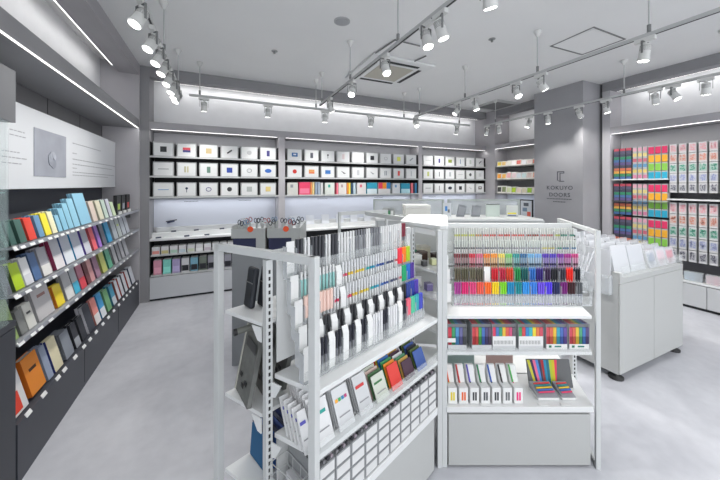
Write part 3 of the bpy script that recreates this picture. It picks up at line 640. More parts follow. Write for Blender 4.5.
for g_ in range(3):
    p0, p1 = 632.7+g_*5.1, 632.7+(g_+1)*5.1-.9
    for ti, (za, zb, n) in enumerate(tiers):
        h = (zb-za)/6
        for r in range(6):
            c, cnm = LC[r]
            pack(ys(p1), ys(p0), zb-h*(r+1)+.002, zb-h*r-.002, [(.2, .85, c)], '%s patterned pack, %s tier, %s of the pale striped columns, right wall' % (cnm, TNm[ti], ORD[g_]), 'pale striped packs on the right wall')
PC = [((226, 160, 168), 'pink'), ((216, 142, 124), 'brick'), ((76, 156, 130), 'green'), ((150, 158, 200), 'lilac blue'), ((110, 110, 124), 'grey dotted')]
for g_ in range(8):
    yb = ys(669.5)-g_*.0875
    for ti, (za, zb) in enumerate(((PX(690, 193, 5.25)[1], PX(690, 142.5, 5.25)[1]), (PX(690, 262, 5.25)[1], PX(690, 203, 5.25)[1]))):
        h = (zb-za)/5
        for r in range(5):
            c, cnm = PC[r]
            pack(yb-.068, yb, zb-h*(r+1)+.003, zb-h*r-.003, [(.02, .98, (204, 203, 204)), (.16, .84, tuple(int(v*.3+204*.7) for v in c))], 'pale pack with %s pattern, %s column, %s tier of the right wall' % (cnm, ORD[g_], ('upper', 'lower')[ti]), 'pale patterned packs on the right wall', c)
for i, (p, c) in enumerate(((686.5, (176, 196, 210)), (692, (150, 180, 200)), (697, (130, 140, 150)), (708.5, (226, 196, 200)), (714, (226, 170, 180)), (722, (220, 200, 200)))):
    y = PX(p, 275, 5.26)[0]
    t = thing('bagged_set', 'clear bagged stationery set, %s from the left on the bottom deck of the right bay' % ORD[i], 'bag', (5.24, y-.05, .333), .1, 'bagged sets on the right deck')
    part('contents', MB().box(0, 0, 0, .05, .06, .085, mat(c, .5)), t); part('bag', MB().box(-.006, -.004, 0, .056, .066, .105, ACRY2), t)

# ------------------------------------------------------------------ island cabinet with clear bins
IX0, IX1, IY0, IY1 = 2.754, 3.79, 1.26, 2.15
u = thing('island_cabinet', 'white cabinet on black feet topped with clear bins of sleeves', 'cabinet', (IX0, IY0, 0))
W, D = IX1-IX0, IY1-IY0
CABW = mat((182, 184, 183), .45)
part('body', MB().box(0, .012, .055, W, D, .79, CABW), u)
for k in range(2): part('door', MB().box(.004+k*W*.5, 0, .06, W*.5*(k+1)-.002, .011, .745, CABW), u, bevel=.0015)
part('top_edge', MB().box(0, 0, .748, W, .011, .79, CABW).box(0, 0, .79, .035, .05, .83, CABW), u)
for x in (.05, W-.05):
    for y in (.05, D-.05): part('foot', MB().lathe([(.05, 0), (.05, .015), (.02, .025), (.02, .054)], BLACK, 16, Matrix.Translation((x, y, 0))), u, 'black levelling foot')
m = MB().box(.036, .002, .791, W, .007, .87, ACRY).box(W-.005, .008, .791, W, D, .87, ACRY).box(W/2, .03, .791, W/2+.004, D, .95, ACRY).box(.03, .3, .791, W-.006, .304, .93, ACRY).box(.03, .6, .791, W-.006, .604, .95, ACRY)
part('acrylic_bin', m, u)
part('side_bin', MB().box(-.05, .05, .66, -.046, D, .80, ACRY2).box(-.05, .046, .66, -.001, .05, .80, ACRY2).box(-.05, .05, .655, -.001, D, .66, ACRY2), u)
SLV = mat((236, 238, 242), .2, alpha=.62); SLC = [(226, 229, 233), (206, 212, 220), (236, 236, 238), (214, 218, 222)]
k = 0
for cc in range(2):
    for r in range(11):
        x = IX0+.045+cc*.235; yb = IY0+.05+r*.072; h = .21+.02*random.random()+.005*r
        o = thing('clear_sleeve', 'clear sleeve of sheets, %s from front, %s file column of the island' % (ORD[r], ('left', 'inner')[cc]), 'sleeve', (x, yb, .795), random.uniform(-.04, .04), 'clear sleeves in the island bins')
        o.rotation_euler[0] = -.16+random.uniform(-.03, .03)
        part('sheets', MB().box(.008, .004, .004, .205, .009, h*.92, mat(SLC[(k*3+r) % 4], .5)), o); part('sleeve', MB().box(0, 0, 0, .215, .014, h, SLV), o); k += 1
SC = [[(150, 166, 186), (190, 204, 216), (210, 216, 224)], [(238, 206, 214), (240, 228, 232), (206, 90, 110)], [(226, 120, 140), (180, 206, 226), (226, 228, 232)]]
for cc in range(3):
    for r in range(9):
        x = IX0+W/2+.03+cc*.158; yb = IY0+.035+r*.082; h = .145+.02*random.random()+.006*r
        c = SC[cc][r] if r < 3 else SLC[r % 4]
        o = thing('bagged_card_set', 'bagged card set, %s from the front in the %s card column of the island' % (ORD[r], ('left', 'centre', 'right')[cc]), 'card set', (x, yb, .795), random.uniform(-.08, .08), 'bagged card sets in the island bins')
        o.rotation_euler[0] = -.2+random.uniform(-.06, .06)
        m = MB().box(.008, .004, .006, .125, .012, h*.9, mat((226, 228, 232), .5)).box(.015, .0028, h*.3, .118, .0039, h*.82, mat(c, .5)).box(.03, .0018, h*.12, .09, .0027, h*.4, mat(tuple(int(v*.8) for v in c), .5))
        part('cards', m, o); part('bag', MB().box(0, -.001, 0, .135, .018, h, mat((236, 238, 242), .2, alpha=.35)), o)
for j in range(6):
    o = thing('clear_sleeve', 'large clear sleeve hung over the left side of the island, %s from the front' % ORD[j], 'sleeve', (IX0-.012-.006*j, IY0+.06+.11*j, .668), 0, 'large sleeves on the island side')
    part('sheets', MB().box(-.007, 0, 0, -.002, .20, .30, mat((214, 217, 221), .5)), o); part('sleeve', MB().box(-.012, -.01, 0, .0, .21, .33, SLV), o)

# ------------------------------------------------------------------ three-winged display fixture
class Fr:
    def __init__(s, cx, d, ang):      # origin and u direction given as seen from the aisle
        s.o = c2r(cx, d); s.a = ang-YAW
    def w(s, x, y, z): return (s.o[0]+x*math.cos(s.a)-y*math.sin(s.a), s.o[1]+x*math.sin(s.a)+y*math.cos(s.a), z)
ZG = 1.26; PW = .028
FA = Fr(-.154, 1.018, math.atan2(.714, .70)); FB = Fr(.46, 1.609, 0)
GP = mat((206, 209, 209), .38)
def bar(m, p, q, wd, h, mt):
    p = Vector(p); q = Vector(q); d = (q-p).normalized(); s = Vector((-d.y, d.x, 0)).normalized()*wd/2
    vs = [p+s, p-s, q-s, q+s]
    return m.add([(v.x, v.y, v.z) for v in vs]+[(v.x, v.y, v.z+h) for v in vs], [(0, 1, 2, 3), (7, 6, 5, 4), (0, 4, 5, 1), (1, 5, 6, 2), (2, 6, 7, 3), (3, 7, 4, 0)], mt)
def post(fr, t, x, y, z0=0, z1=ZG, slots=False, w=None, ang=0, name='post'):
    w = w or PW
    T = Matrix.Translation((x, y, 0)) @ Matrix.Rotation(ang, 4, 'Z')
    m = MB().box(-w/2, -w/2, z0, w/2, w/2, z1, GP, T)
    if slots:
        z = z0+.05
        while z < z1-.03:
            m.box(w/2, -.004, z, w/2+.0006, .004, z+.014, BLACK, T).box(-.004, -w/2-.0006, z, .004, -w/2, z+.014, BLACK, T); z += .025
    return part(name, m, t, bevel=.0015)
def shelf(t, pts, z, th=.018, lip=.0, name='shelf', m=WHITE):
    return part(name, MB().prism(pts, z-th, z, m), t, bevel=.0015)
def wing(fr, label, L, ex, ey, hub, back, free_end_at_L):
    """front edge runs along local x; end frame goes from the free front corner by (ex, ey)"""
    t = thing('display_gondola', label, 'gondola', (*fr.o, 0), fr.a)
    x0 = L if free_end_at_L else 0
    fa = math.atan2(ey, ex)-PI/2
    post(fr, t, x0, 0, ang=fa); post(fr, t, x0+ex, ey, ang=fa)
    m = MB(); bar(m, (x0, 0, ZG-PW), (x0+ex, ey, ZG-PW), PW, PW, GP); part('end_frame_rail', m, t, bevel=.001)
    m = MB(); bar(m, (x0, 0, 0.002), (x0+ex, ey, 0.002), PW*.8, PW, GP); part('end_frame_foot', m, t, bevel=.001)
    return t, x0, fa
CABW = mat((182, 184, 183), .45)
# ---- wing A (left)
LA = .80
tA, x0, fa = wing(FA, 'left wing of the white three-winged display fixture, holding pens and drawers', LA, -.133, .467, None, None, False)
sy = .205
post(FA, tA, -.057, sy, 0, ZG-.035, True, .026, name='slotted_upright'); post(FA, tA, .86, sy, 0, ZG-.01, True, .024, name='slotted_upright')
part('spine_rail', MB().box(-.05, sy-.006, ZG-.04, .845, sy+.012, ZG-.005, GP), tA)
part('spine_panel', MB().box(-.02, sy-.001, .83, .845, sy+.004, ZG-.041, mat((222, 224, 224), .5)), tA)
part('spine_panel', MB().box(-.02, sy-.001, .34, .845, sy+.004, .56, mat((206, 208, 208), .5)), tA)
shelf(tA, [(.02, .0), (LA, 0), (.845, sy-.01), (-.035, sy-.01)], .80)
shelf(tA, [(.02, .0), (LA, 0), (.845, sy-.01), (-.035, sy-.01)], .58)
part('acrylic_lip', MB().box(.022, -.004, .562, LA-.005, -.0008, .625, ACRY), tA)
shelf(tA, [(.02, .0), (LA, 0), (.845, sy-.01), (-.035, sy-.01)], .335, .035, name='base_deck')
part('base_panel', MB().box(.025, .012, .012, LA-.014, .03, .294, CABW), tA)
part('base_body', MB().prism([(.03, .031), (LA-.01, .031), (.84, sy-.02), (-.01, sy-.02)], .004, .299, DK), tA)
for z in (.99, .653, .344):
    shelf(tA, [(-.07, sy+.02), (.80, sy+.02), (.80, .44), (-.118, .44)], z, .015)
for z in (.80, .58):
    part('bracket', MB().prism([(0, 0), (.05, 0), (.02, -.05), (0, -.055)], -.002, .002, WHITE, Matrix.Translation((-.052, sy-.018, z-.02)) @ Matrix.Rotation(-PI/2+.25, 4, 'Z') @ Matrix.Rotation(PI/2, 4, 'X')), tA)
for z in (.99, .653):
    part('bracket', MB().prism([(0, 0), (.05, 0), (.02, -.05), (0, -.055)], -.002, .002, WHITE, Matrix.Translation((-.072, sy+.018, z-.017)) @ Matrix.Rotation(PI/2+.28, 4, 'Z') @ Matrix.Rotation(PI/2, 4, 'X')), tA)
# ---- wing B (right)
LBw = .798; PW = .021
tB, x0, fa = wing(FB, 'right wing of the white fixture, with tiers of coloured markers above boxed sets', LBw, .177, .581, None, None, True)
sB = .296
post(FB, tB, .876, sB, 0, ZG-.035, True, .026, name='slotted_upright'); post(FB, tB, .075, sB, 0, ZG-.035, True, .024, name='slotted_upright')
part('spine_rail', MB().box(.035, sB-.012, ZG-.03, .86, sB+.012, ZG, GP), tB)
part('spine_panel', MB().box(.06, sB-.001, .82, .86, sB+.004, ZG-.031, mat((216, 220, 218), .5)), tB)
for z in (.807, .616):
    shelf(tB, [(.0, .0), (LBw-.03, 0), (.857, sB-.014), (.06, sB-.014), (.003, .2)], z, .016)
shelf(tB, [(.0, .0), (LBw-.02, 0), (.862, sB-.014), (.06, sB-.014), (.003, .2)], .325, .03, name='base_deck')
part('acrylic_lip', MB().box(.002, -.004, .60, LBw-.035, -.0008, .64, ACRY), tB)
part('base_panel', MB().box(.010, .004, .012, LBw-.034, .02, .282, CABW), tB, bevel=.002)
part('base_body', MB().prism([(.004, .021), (LBw-.028, .021), (.85, sB-.02), (.045, sB-.02), (.004, .2)], .002, .294, DK), tB)
part('back_shelf', MB().prism([(.05, sB+.02), (.87, sB+.02), (.93, .54), (.05, .54)], .29, .31, WHITE), tB)
# ---- hub
FH = Fr(0, 0, 0)
th_ = thing('hub_table', 'white polygonal centre top joining the three wings on paired posts', 'display table', (0, 0, 0), -YAW)
cap = [(.428, 1.625), (.462, 1.622), (.476, 1.64), (.635, 2.21), (.60, 2.26), (.36, 2.26), (.245, 1.86)]
part('table_top', MB().prism(cap, ZG+.002, ZG+.022, mat((212, 214, 214), .4)), th_, bevel=.003)
ins = [(.445, 1.66), (.60, 2.2), (.37, 2.22), (.27, 1.87)]
for x, y in ((.424, 1.622), (.451, 1.626)):
    part('post', MB().box(x-.0125, y-.012, 0, x+.0125, y+.012, ZG, GP), th_, bevel=.001)
part('post', MB().box(.262, 1.862, .0, .282, 1.882, ZG, GP), th_); part('post', MB().box(.59, 2.2, 0, .615, 2.225, ZG, GP), th_); part('post', MB().box(.355, 2.23, 0, .38, 2.255, ZG, GP), th_)
m = MB(); bar(m, (.41, 1.645, ZG-.035), (.275, 1.86, ZG-.035), .012, .03, WHITE); part('top_rail', m, th_)
hs = [(.42, 1.68), (.50, 1.88), (.58, 2.19), (.38, 2.215), (.285, 1.88)]
for z in (1.02, .87, .69, .33): part('shelf', MB().prism(hs, z-.012, z, WHITE), th_)
part('back_panel', MB().prism([(.385, 2.222), (.585, 2.196), (.587, 2.204), (.386, 2.23)], .345, 1.22, mat((222, 224, 222), .5)), th_)
m = MB(); bar(m, (.40, 1.66, .02), (.285, 1.85, .02), .01, .28, CABW); part('base_panel', m, th_)
hi = 0
HN = ['orange', 'ivory', 'black', 'green', 'brown', 'pale green', 'white', 'violet', 'black low', 'grey low', 'silver low', 'cream tall', 'dark brown', 'charcoal']
for cx, d, z, c, s_ in ((.30, 1.93, 1.02, (226, 90, 50), .03), (.345, 1.86, 1.02, (214, 216, 210), .05), (.38, 1.80, 1.02, (60, 60, 62), .03), (.34, 2.0, 1.02, (30, 140, 100), .05), (.40, 1.95, 1.02, (80, 60, 50), .05), (.44, 1.83, 1.02, (206, 210, 160), .035),
                        (.345, 1.9, .87, (236, 236, 236), .06), (.41, 1.82, .87, (120, 110, 160), .04), (.33, 1.92, .69, (40, 42, 46), .04), (.38, 1.85, .69, (70, 72, 76), .03), (.43, 1.77, .69, (200, 202, 204), .03), (.42, 2.02, 1.02, (226, 220, 200), .07), (.475, 1.92, 1.02, (66, 50, 44), .045), (.36, 1.93, 1.02, (52, 54, 58), .045)):
    x, y = c2r(cx, d)
    t = thing('stamp_pad', '%s small item on the %s shelf under the centre top' % (HN[hi], ['upper', 'middle', 'lower'][0 if z > 1 else 1 if z > .8 else 2]), 'stationery', (x, y, z+.001), -YAW+.3)
    part('case', MB().box(-s_/2, -s_/2, 0, s_/2, s_/2, s_*.9, mat(c, .4)), t, bevel=.003); part('lid', MB().box(-s_/2, -s_/2, s_*.9+.001, s_/2, s_/2, s_*1.1, mat(tuple(int(v*.7+60) for v in c), .4)), t)
    hi += 1

# ---- wing C (behind)
FC = Fr(.36, 2.30, math.radians(120))
tC = thing('display_gondola', 'far wing of the white fixture behind the centre top', 'gondola', (*FC.o, 0), FC.a)
for x, y in ((.62, .27), (.62, -.24)): post(FC, tC, x, y)
m = MB(); bar(m, (.62, .27, ZG-.03), (.62, -.24, ZG-.03), PW, .03, GP); part('end_frame_rail', m, tC)
part('spine_rail', MB().box(.03, -.012, ZG-.04, .60, .012, ZG-.005, GP), tC)
for z in (.98, .65, .33): part('shelf', MB().box(.03, .014, z-.015, .60, .25, z, WHITE).box(.03, -.22, z-.015, .60, -.014, z, WHITE), tC)

# ------------------------------------------------------------------ pens
PB = {}
def pen_mesh(segs, n=7):
    k = tuple(segs)
    if k not in PB:
        m = MB()
        for z0, z1, r, c, al in segs: m.cyl((0, 0, z0), (0, 0, z1), r, mat(c, .3, alpha=al), n)
        PB[k] = m.mesh('pen')
    return PB[k]
CLR = (222, 224, 226)
def bx(px, d): return (px-360)*d/F-.46
def rackB():
    t = thing('pen_rack', 'stepped clear rack of coloured markers on the right wing', 'rack', (*FB.o, 0), FB.a)
    tops = [1.235, 1.165, 1.09, 1.017, .939]; ysd = [.262, .232, .202, .172, .142]
    for k in range(5):
        zb = max(tops[k]-.142, .809); y = ysd[k]
        part('tier_tray', MB().box(.068, y-.013, zb-.003, .865, y+.013, zb, ACRY2), t)
        part('tier_front', MB().box(.068, y-.0155, zb, .865, y-.014, tops[k]-.075, ACRY), t)
        part('header_card', MB().box(.018, y-.014, tops[k]-.11, .062, y-.011, tops[k]-.005, PAPER), t, 'blank white header card')
        for c in range(0, 19, 2): part('divider', MB().box(bx(454, 1.609+y)-.0007+c*.0438, y-.012, zb, bx(454, 1.609+y)+c*.0438, y+.012, tops[k]-.02, ACRY2), t)
    part('end_panel', MB().prism([(.12, .809), (.275, .809), (.275, 1.24), (.25, 1.24)], .066, .068, ACRY, Matrix(((0, 0, 1, 0), (1, 0, 0, 0), (0, 1, 0, 0), (0, 0, 0, 1)))), t)
    return tops, ysd
tops, ysd = rackB()
R5 = [((176, 60, 150), 'purple'), ((226, 40, 120), 'hot pink'), ((226, 70, 130), 'pink'), ((240, 96, 80), 'coral'), ((246, 110, 20), 'orange'), ((244, 214, 30), 'yellow'), ((130, 214, 40), 'lime'), ((20, 140, 190), 'cyan'), ((10, 140, 150), 'teal'), ((50, 150, 226), 'sky blue'), ((60, 130, 220), 'blue'), ((110, 80, 220), 'violet'), ((84, 60, 226), 'indigo'), ((30, 40, 90), 'navy'), ((120, 30, 120), 'plum'), ((60, 24, 30), 'dark brown'), ((96, 100, 104), 'grey')]
R4 = [((96, 92, 70), 'olive'), ((90, 88, 64), 'khaki'), ((100, 98, 76), 'moss'), ((92, 90, 74), 'drab'), None, ((206, 30, 50), 'red'), ((190, 24, 64), 'crimson'), ((214, 64, 30), 'vermilion'), ((20, 140, 70), 'green'), ((10, 90, 90), 'deep teal'), ((40, 110, 190), 'blue'), ((50, 30, 120), 'deep violet'), ((56, 32, 72), 'aubergine'), ((24, 26, 34), 'black'), ((60, 56, 70), 'charcoal'), ((248, 36, 20), 'scarlet'), ((20, 26, 34), 'ink black')]
R3 = [((130, 50, 60), 'maroon'), ((110, 50, 50), 'brown'), ((214, 50, 70), 'red'), ((226, 110, 140), 'pink'), ((240, 130, 40), 'orange'), ((244, 160, 60), 'amber'), ((236, 216, 100), 'yellow'), ((130, 206, 110), 'green'), ((40, 150, 150), 'teal'), ((50, 110, 160), 'steel blue'), ((120, 180, 220), 'pale blue'), ((130, 180, 226), 'baby blue'), ((90, 60, 180), 'violet'), ((90, 70, 190), 'indigo'), ((130, 50, 170), 'purple'), ((176, 50, 150), 'magenta'), ((206, 80, 140), 'rose')]
C1 = [(190, 196, 60)]*3+[(200, 140, 70)]*1+[(206, 70, 60)]*6+[(150, 60, 50)]*2+[(190, 110, 110)]*2+[(170, 180, 60)]*1+[(40, 130, 110)]*2
C2 = [(70, 74, 80)]*3+[(110, 116, 130)]*4+[(150, 150, 160)]*5+[(206, 200, 110)]*2+[(50, 140, 110)]*1+[(50, 110, 150)]*2
RN = ['top', 'second', 'third', 'fourth', 'bottom']
def place_pen(fr, mesh, x, y, z, lab, grp, rx=0.0, name='marker_pen', cat='pen'):
    o = tag(link(name, mesh, None, fr.w(x, y, z), (rx, 0, fr.a)), lab, cat, grp); return o
for r in range(5):
    zb = max(tops[r]-.142, .809)+.001; H = tops[r]-zb
    for c in range(17):
        if r == 3 and R4[c] is None:
            solo('blank_card', MB().box(0, 0, 0, .036, .004, .145, PAPER), 'blank white card filling a cell of the fourth marker tier', 'card', FB.w(bx(454, 1.609+ysd[r])+.001+c*.0438, ysd[r], zb), (0, 0, FB.a)); continue
        if r == 0: cc, nm = C1[c], 'fine white'; segs = ((0, H-.05, .0045, (226, 226, 222), 1), (H-.05, H-.038, .0047, cc, 1), (H-.038, H, .0045, (214, 216, 212), 1))
        elif r == 1: cc, nm = C2[c], 'slim white'; segs = ((0, H-.052, .0045, (224, 226, 224), 1), (H-.052, H-.042, .0047, cc, 1), (H-.042, H, .0045, (206, 212, 206), 1))
        elif r == 2:
            cc, nm = R3[c]; pale = tuple(int(v*.45+205*.55) for v in cc); dk = tuple(int(v*.45) for v in cc)
            segs = ((0, H-.068, .005, pale, 1), (H-.068, H-.055, .0055, dk, 1), (H-.055, H-.022, .0055, pale, 1), (H-.022, H, .0058, cc, 1))
        elif r == 3:
            cc, nm = R4[c]; lt = tuple(min(255, int(v*.8+50)) for v in cc); segs = ((0, H-.07, .005, cc, 1), (H-.07, H-.01, .0062, cc, 1), (H-.01, H, .004, lt, 1))
        else:
            cc, nm = R5[c]; segs = ((0, .012, .003, cc, 1), (.012, H-.066, .0052, (206, 210, 222), .6), (.013, H-.066, .0016, cc, 1), (H-.066, H, .0062, cc, 1))
        mesh = pen_mesh(segs)
        for j in range(3):
            place_pen(FB, mesh, bx(454, 1.609+ysd[r])+.006+c*.0438+j*.0136, ysd[r], zb, '%s pens in the %s cell from the left, %s tier of the right rack' % (nm, ORD[c], RN[r]), 'pens in the %s tier, %s cell of the right rack' % (RN[r], ORD[c]))
# sprigs of clear refill tubes at the right end of the rack
for j in range(4):
    solo('refill_tube', MB().cyl((0, 0, 0), (.02+.01*j, 0, .13), .004, ACRY2, 7), 'clear tube leaning at the right end of the marker rack, %s outwards' % ORD[j], 'tube', FB.w(.822+.006*j, .20-.02*j, .94+.02*j), (0, 0, FB.a))

# wing A rack
topsA = [1.288, 1.165, 1.08, .995, .93]; yA = [.178, .151, .124, .097, .070]
rk = thing('pen_rack', 'stepped clear rack of gel pens and mechanical pencils on the left wing', 'rack', (*FA.o, 0), FA.a)
NCA = 20; P0 = .045; PA = .0358
for k in range(5):
    zb = max(topsA[k]-.145, .802); y = yA[k]
    part('tier_tray', MB().box(.005, y-.013, zb-.003+(.003 if k == 4 else 0), .765, y+.013, zb, ACRY2) if k < 4 else MB().box(.005, y-.013, .8003, .765, y+.013, .8015, ACRY2), rk)
    part('tier_front', MB().box(.0, y-.0155, zb+.002, .765, y-.014, topsA[k]-.085, ACRY), rk)
    part('header_card', MB().box(.0, y-.010, topsA[k]-.12, .034, y-.006, topsA[k]-.002, PAPER), rk, 'white end card')
    part('end_panel', MB().box(-.003, y-.014, zb+.002, -.001, y+.013, topsA[k]-.02, ACRY2), rk)
    for c in range(0, NCA+1, 2): part('divider', MB().box(P0+c*PA-.001, y-.012, zb+.002, P0+c*PA, y+.012, topsA[k]-.03, ACRY2), rk)
rb = [(206, 50, 90), (214, 60, 90), (216, 70, 100), (226, 190, 60), (230, 200, 70), (220, 200, 70), (40, 170, 170), (40, 150, 180), (60, 110, 180), (50, 80, 150), (60, 70, 110), (90, 92, 110), (196, 90, 90)]
WH = (228, 229, 229); BK = (40, 41, 46); gA = {}
def segs_for(r, c):
    H = topsA[r]-max(topsA[r]-.145, .802)
    def band(cc, a=.05, b_=.062): return ((0, H-b_, .0056, WH, 1), (H-b_, H-a, .0062, cc, 1), (H-a, H, .0056, (216, 218, 220), 1))
    def full(cc): return ((0, H-.08, .005, (206, 208, 212), 1), (H-.08, H, .0085, cc, 1))
    def blk(cc=BK): return ((0, H*.5, .0056, (120, 122, 128), 1), (H*.5, H, .0062, cc, 1))
    if r == 0:
        if c in (0, 2, 3, 5): return ((0, H-.09, .006, (90, 92, 98), 1), (H-.09, H, .0085, (52, 54, 60), 1)), 'black handled'
        if c == 19: return blk((130, 40, 60)), 'dark red'
        if c in (9, 10, 12, 13): return ((0, H, .005, (128, 130, 136), 1),), 'slim charcoal'
        return ((0, H, .0056, WH, 1),), 'plain white'
    if r in (1, 2):
        if r == 1 and c < 5: return ((0, H-.1, .005, WH, 1), (H-.1, H-.03, .0056, (150, 206, 202), 1), (H-.03, H, .005, WH, 1)), 'mint'
        if c >= 17: cc = [[(244, 50, 70), (250, 130, 30), (180, 206, 30)], [(20, 170, 110), (30, 110, 200), (80, 50, 150)]][r-1][c-17]; return full(cc), [['red', 'orange', 'lime'], ['green', 'blue', 'purple']][r-1][c-17]
        if r == 2 and c < 4: return full((238, 206, 194)), 'peach'
        return band(rb[min(12, max(0, c-4))]), 'white colour-banded'
    if r == 3:
        if c >= 17: return full([(50, 70, 150), (40, 60, 160), (80, 60, 170)][c-17]), ['navy', 'royal blue', 'violet'][c-17]
        return (blk(), 'black') if c % 2 == 0 else None
    if c >= 16: return full([(236, 110, 130), (90, 200, 160), (60, 170, 180), (70, 80, 190)][c-16]), ['rose', 'mint', 'aqua', 'ultramarine'][c-16]
    if 9 <= c <= 13 and c != 11: return ((0, H, .0062, (232, 233, 235), 1),), 'pearl white'
    return (blk((36, 38, 50)), 'black') if c % 2 else None
for r in range(5):
    zb = max(topsA[r]-.145, .802)+.002
    for c in range(NCA):
        sg_ = segs_for(r, c)
        x = P0+c*PA
        if sg_ is None or (r in (1, 2) and c == 5):
            m = MB().prism([(0, 0), (.004, .02), (.004, .11), (-.006, .135), (-.008, .135), (.0, .11)], 0, .030, PAPER, Matrix(((0, 0, 1, 0), (-1, 0, 0, 0), (0, 1, 0, 0), (0, 0, 0, 1))))
            solo('header_card', m, 'curved white card in the %s cell of the %s tier, left rack' % (ORD[c], RN[r]), 'card', FA.w(x+.003, yA[r]-.003, zb), (0, 0, FA.a), 'curved white cards in the left rack'); continue
        sg2, nm = sg_
        mesh = pen_mesh(sg2)
        for j in range(2):
            place_pen(FA, mesh, x+.009+j*.0172, yA[r], zb, '%s pens, %s cell from the near end, %s tier, left rack' % (nm, ORD[c], RN[r]), 'pens in the %s tier, %s cell of the left rack' % (RN[r], ORD[c]), name='gel_pen')

# ------------------------------------------------------------------ wing A: packs on the middle shelf
def leaning(fr, x, y, z, wd, h, t, c, lab, grp, lean=.25, marks=None, name='refill_pack', acc=None, top=None, rz=0, side=None):
    o = thing(name, lab, 'pack', fr.w(x, y, z+.0015), 0, grp); o.rotation_euler = (-lean, 0, fr.a+rz)
    m = MB().box(0, 0, 0, wd, t, h, mat(c, .45))
    if acc: m.box(.004, -.0008, h*.45, wd-.004, 0, h*.9, mat(acc, .5))
    if top: m.box(0, 0, h, wd, t, h+.001, mat(top, .5))
    part('pack', m, o)
    if marks:
        k = MB(); n = len(marks)
        for i, mc in enumerate(marks): k.box(wd*(.1+.8*i/n), -.0016, h*.66, wd*(.1+.8*i/n)+wd*.8/n*.8, -.0009, h*.74, mat(mc, .5))
        k.box(wd*.15, -.0016, h*.3, wd*.85, -.0009, h*.33, mat((150, 152, 156), .5))
        part('printed_marks', k, o)
groups = [(.03, .09, (228, 229, 230), [(220, 60, 100), (40, 160, 150)], .16, 8, 'white refill pack'), (.135, .09, (214, 216, 218), [(240, 170, 50), (60, 170, 90), (40, 130, 180), (190, 60, 120)], .16, 8, 'grey refill pack with colour dots'),
          (.245, .085, (206, 208, 210), [(210, 60, 60)], .16, 8, 'silver refill pack with red dots'), (.345, .09, (196, 206, 190), [(60, 120, 70)], .12, 9, 'sage card pack'), (.45, .085, (226, 120, 90), None, .12, 9, 'mixed bright card pack'), (.55, .085, (110, 90, 130), None, .10, 8, 'dark striped card pack'), (.65, .09, (80, 110, 170), None, .11, 6, 'blue zip case')]
alt = {3: [(206, 212, 200), (70, 110, 70), (214, 190, 180)], 4: [(224, 60, 50), (244, 150, 50), (60, 150, 90), (50, 110, 180), (236, 200, 70)], 5: [(70, 40, 60), (210, 170, 90), (90, 150, 110), (230, 232, 234)], 6: [(60, 90, 160), (90, 110, 60), (40, 42, 48)]}
for gi, (x, wd, c, mk, h, n, d) in enumerate(groups):
    for k in range(n):
        cc = alt[gi][k % len(alt[gi])] if gi in alt else c
        leaning(FA, x, .018+k*.0165, .58, wd-.012, h-.02+(.0075*k if gi < 3 else .003*k), .004, cc, '%s, %s' % (d, 'front of its bin, left wing' if k == 0 else 'layer %s of its bin, left wing' % ('two', 'three', 'four', 'five', 'six', 'seven', 'eight', 'nine')[k-1]), 'packs binned on the middle shelf of the left wing', .42, mk)
for k in range(5):
    leaning(FA, -.012, .03+k*.028, .58, .036, .13, .008, (232, 233, 234), 'narrow white pack lying at the near end of the middle shelf, %s from the front' % ORD[k], 'narrow white packs at the near end', .45, [(90, 90, 190)])
# ---- drawers
dw, dh = .074, .0475
dm = MB().box(0, .004, 0, dw, .19, dh-.003, mat((176, 179, 181), .3, alpha=.75)).box(0, 0, 0, dw, .0038, dh-.003, mat((150, 153, 155), .3)).mesh('drawer_case')
dl = MB().box(.005, -.0012, .005, dw-.005, -.0003, dh-.008, mat((218, 219, 219), .5)).mesh('label_card')
for c in range(10):
    for r in range(4):
        o = thing('small_drawer', 'labelled clear drawer, %s column from near end, %s row from the deck' % (ORD[c], ORD[r]), 'drawer', FA.w(.025+c*.0772, .006, .3365+r*dh), FA.a, 'small labelled drawers on the left wing')
        link('drawer_case', dm, o); link('label_card', dl, o)
    for j in range(4):
        solo('tube_refill', MB().cyl((0, 0, 0), (0, .17, .0), .0065, mat(((70, 70, 74), (120, 120, 124), (50, 50, 56), (150, 140, 150))[(c+j) % 4], .3), 8), 'dark refill tube lying on the drawers of the %s column' % ORD[c], 'refill', FA.w(.035+c*.0772+j*.0175, .010, .3365+4*dh+.0045), (0, 0, FA.a), 'refill tubes lying on the %s drawer column' % ORD[c])
# wire basket and packs at the near end
bk = thing('wire_basket', 'silver wire basket at the near end under the middle shelf of the left wing', 'basket', FA.w(-.035, .05, .336), FA.a)
m = MB()
for z in (.003, .05, .10, .15): m.tube([(0, 0, z), (.05, 0, z), (.05, .14, z), (-.02, .14, z), (0, 0, z)], .0016, STEEL, 5)
for x, y in ((0, 0), (.025, 0), (.05, 0), (.05, .05), (.05, .1), (.05, .14), (.015, .14), (-.02, .14), (-.014, .1), (-.007, .05)): m.cyl((x, y, .003), (x, y, .15), .0014, STEEL, 5)
part('wires', m, bk)
for k in range(3): solo('ink_cartridge_pack', MB().box(0, 0, 0, .034, .09, .025, mat(((228, 226, 230), (170, 160, 190), (214, 214, 218))[k], .4)), 'small pack in the wire basket, %s from the bottom' % ORD[k], 'pack', FA.w(-.002, .08, .345+.03*k), (0, 0, FA.a))
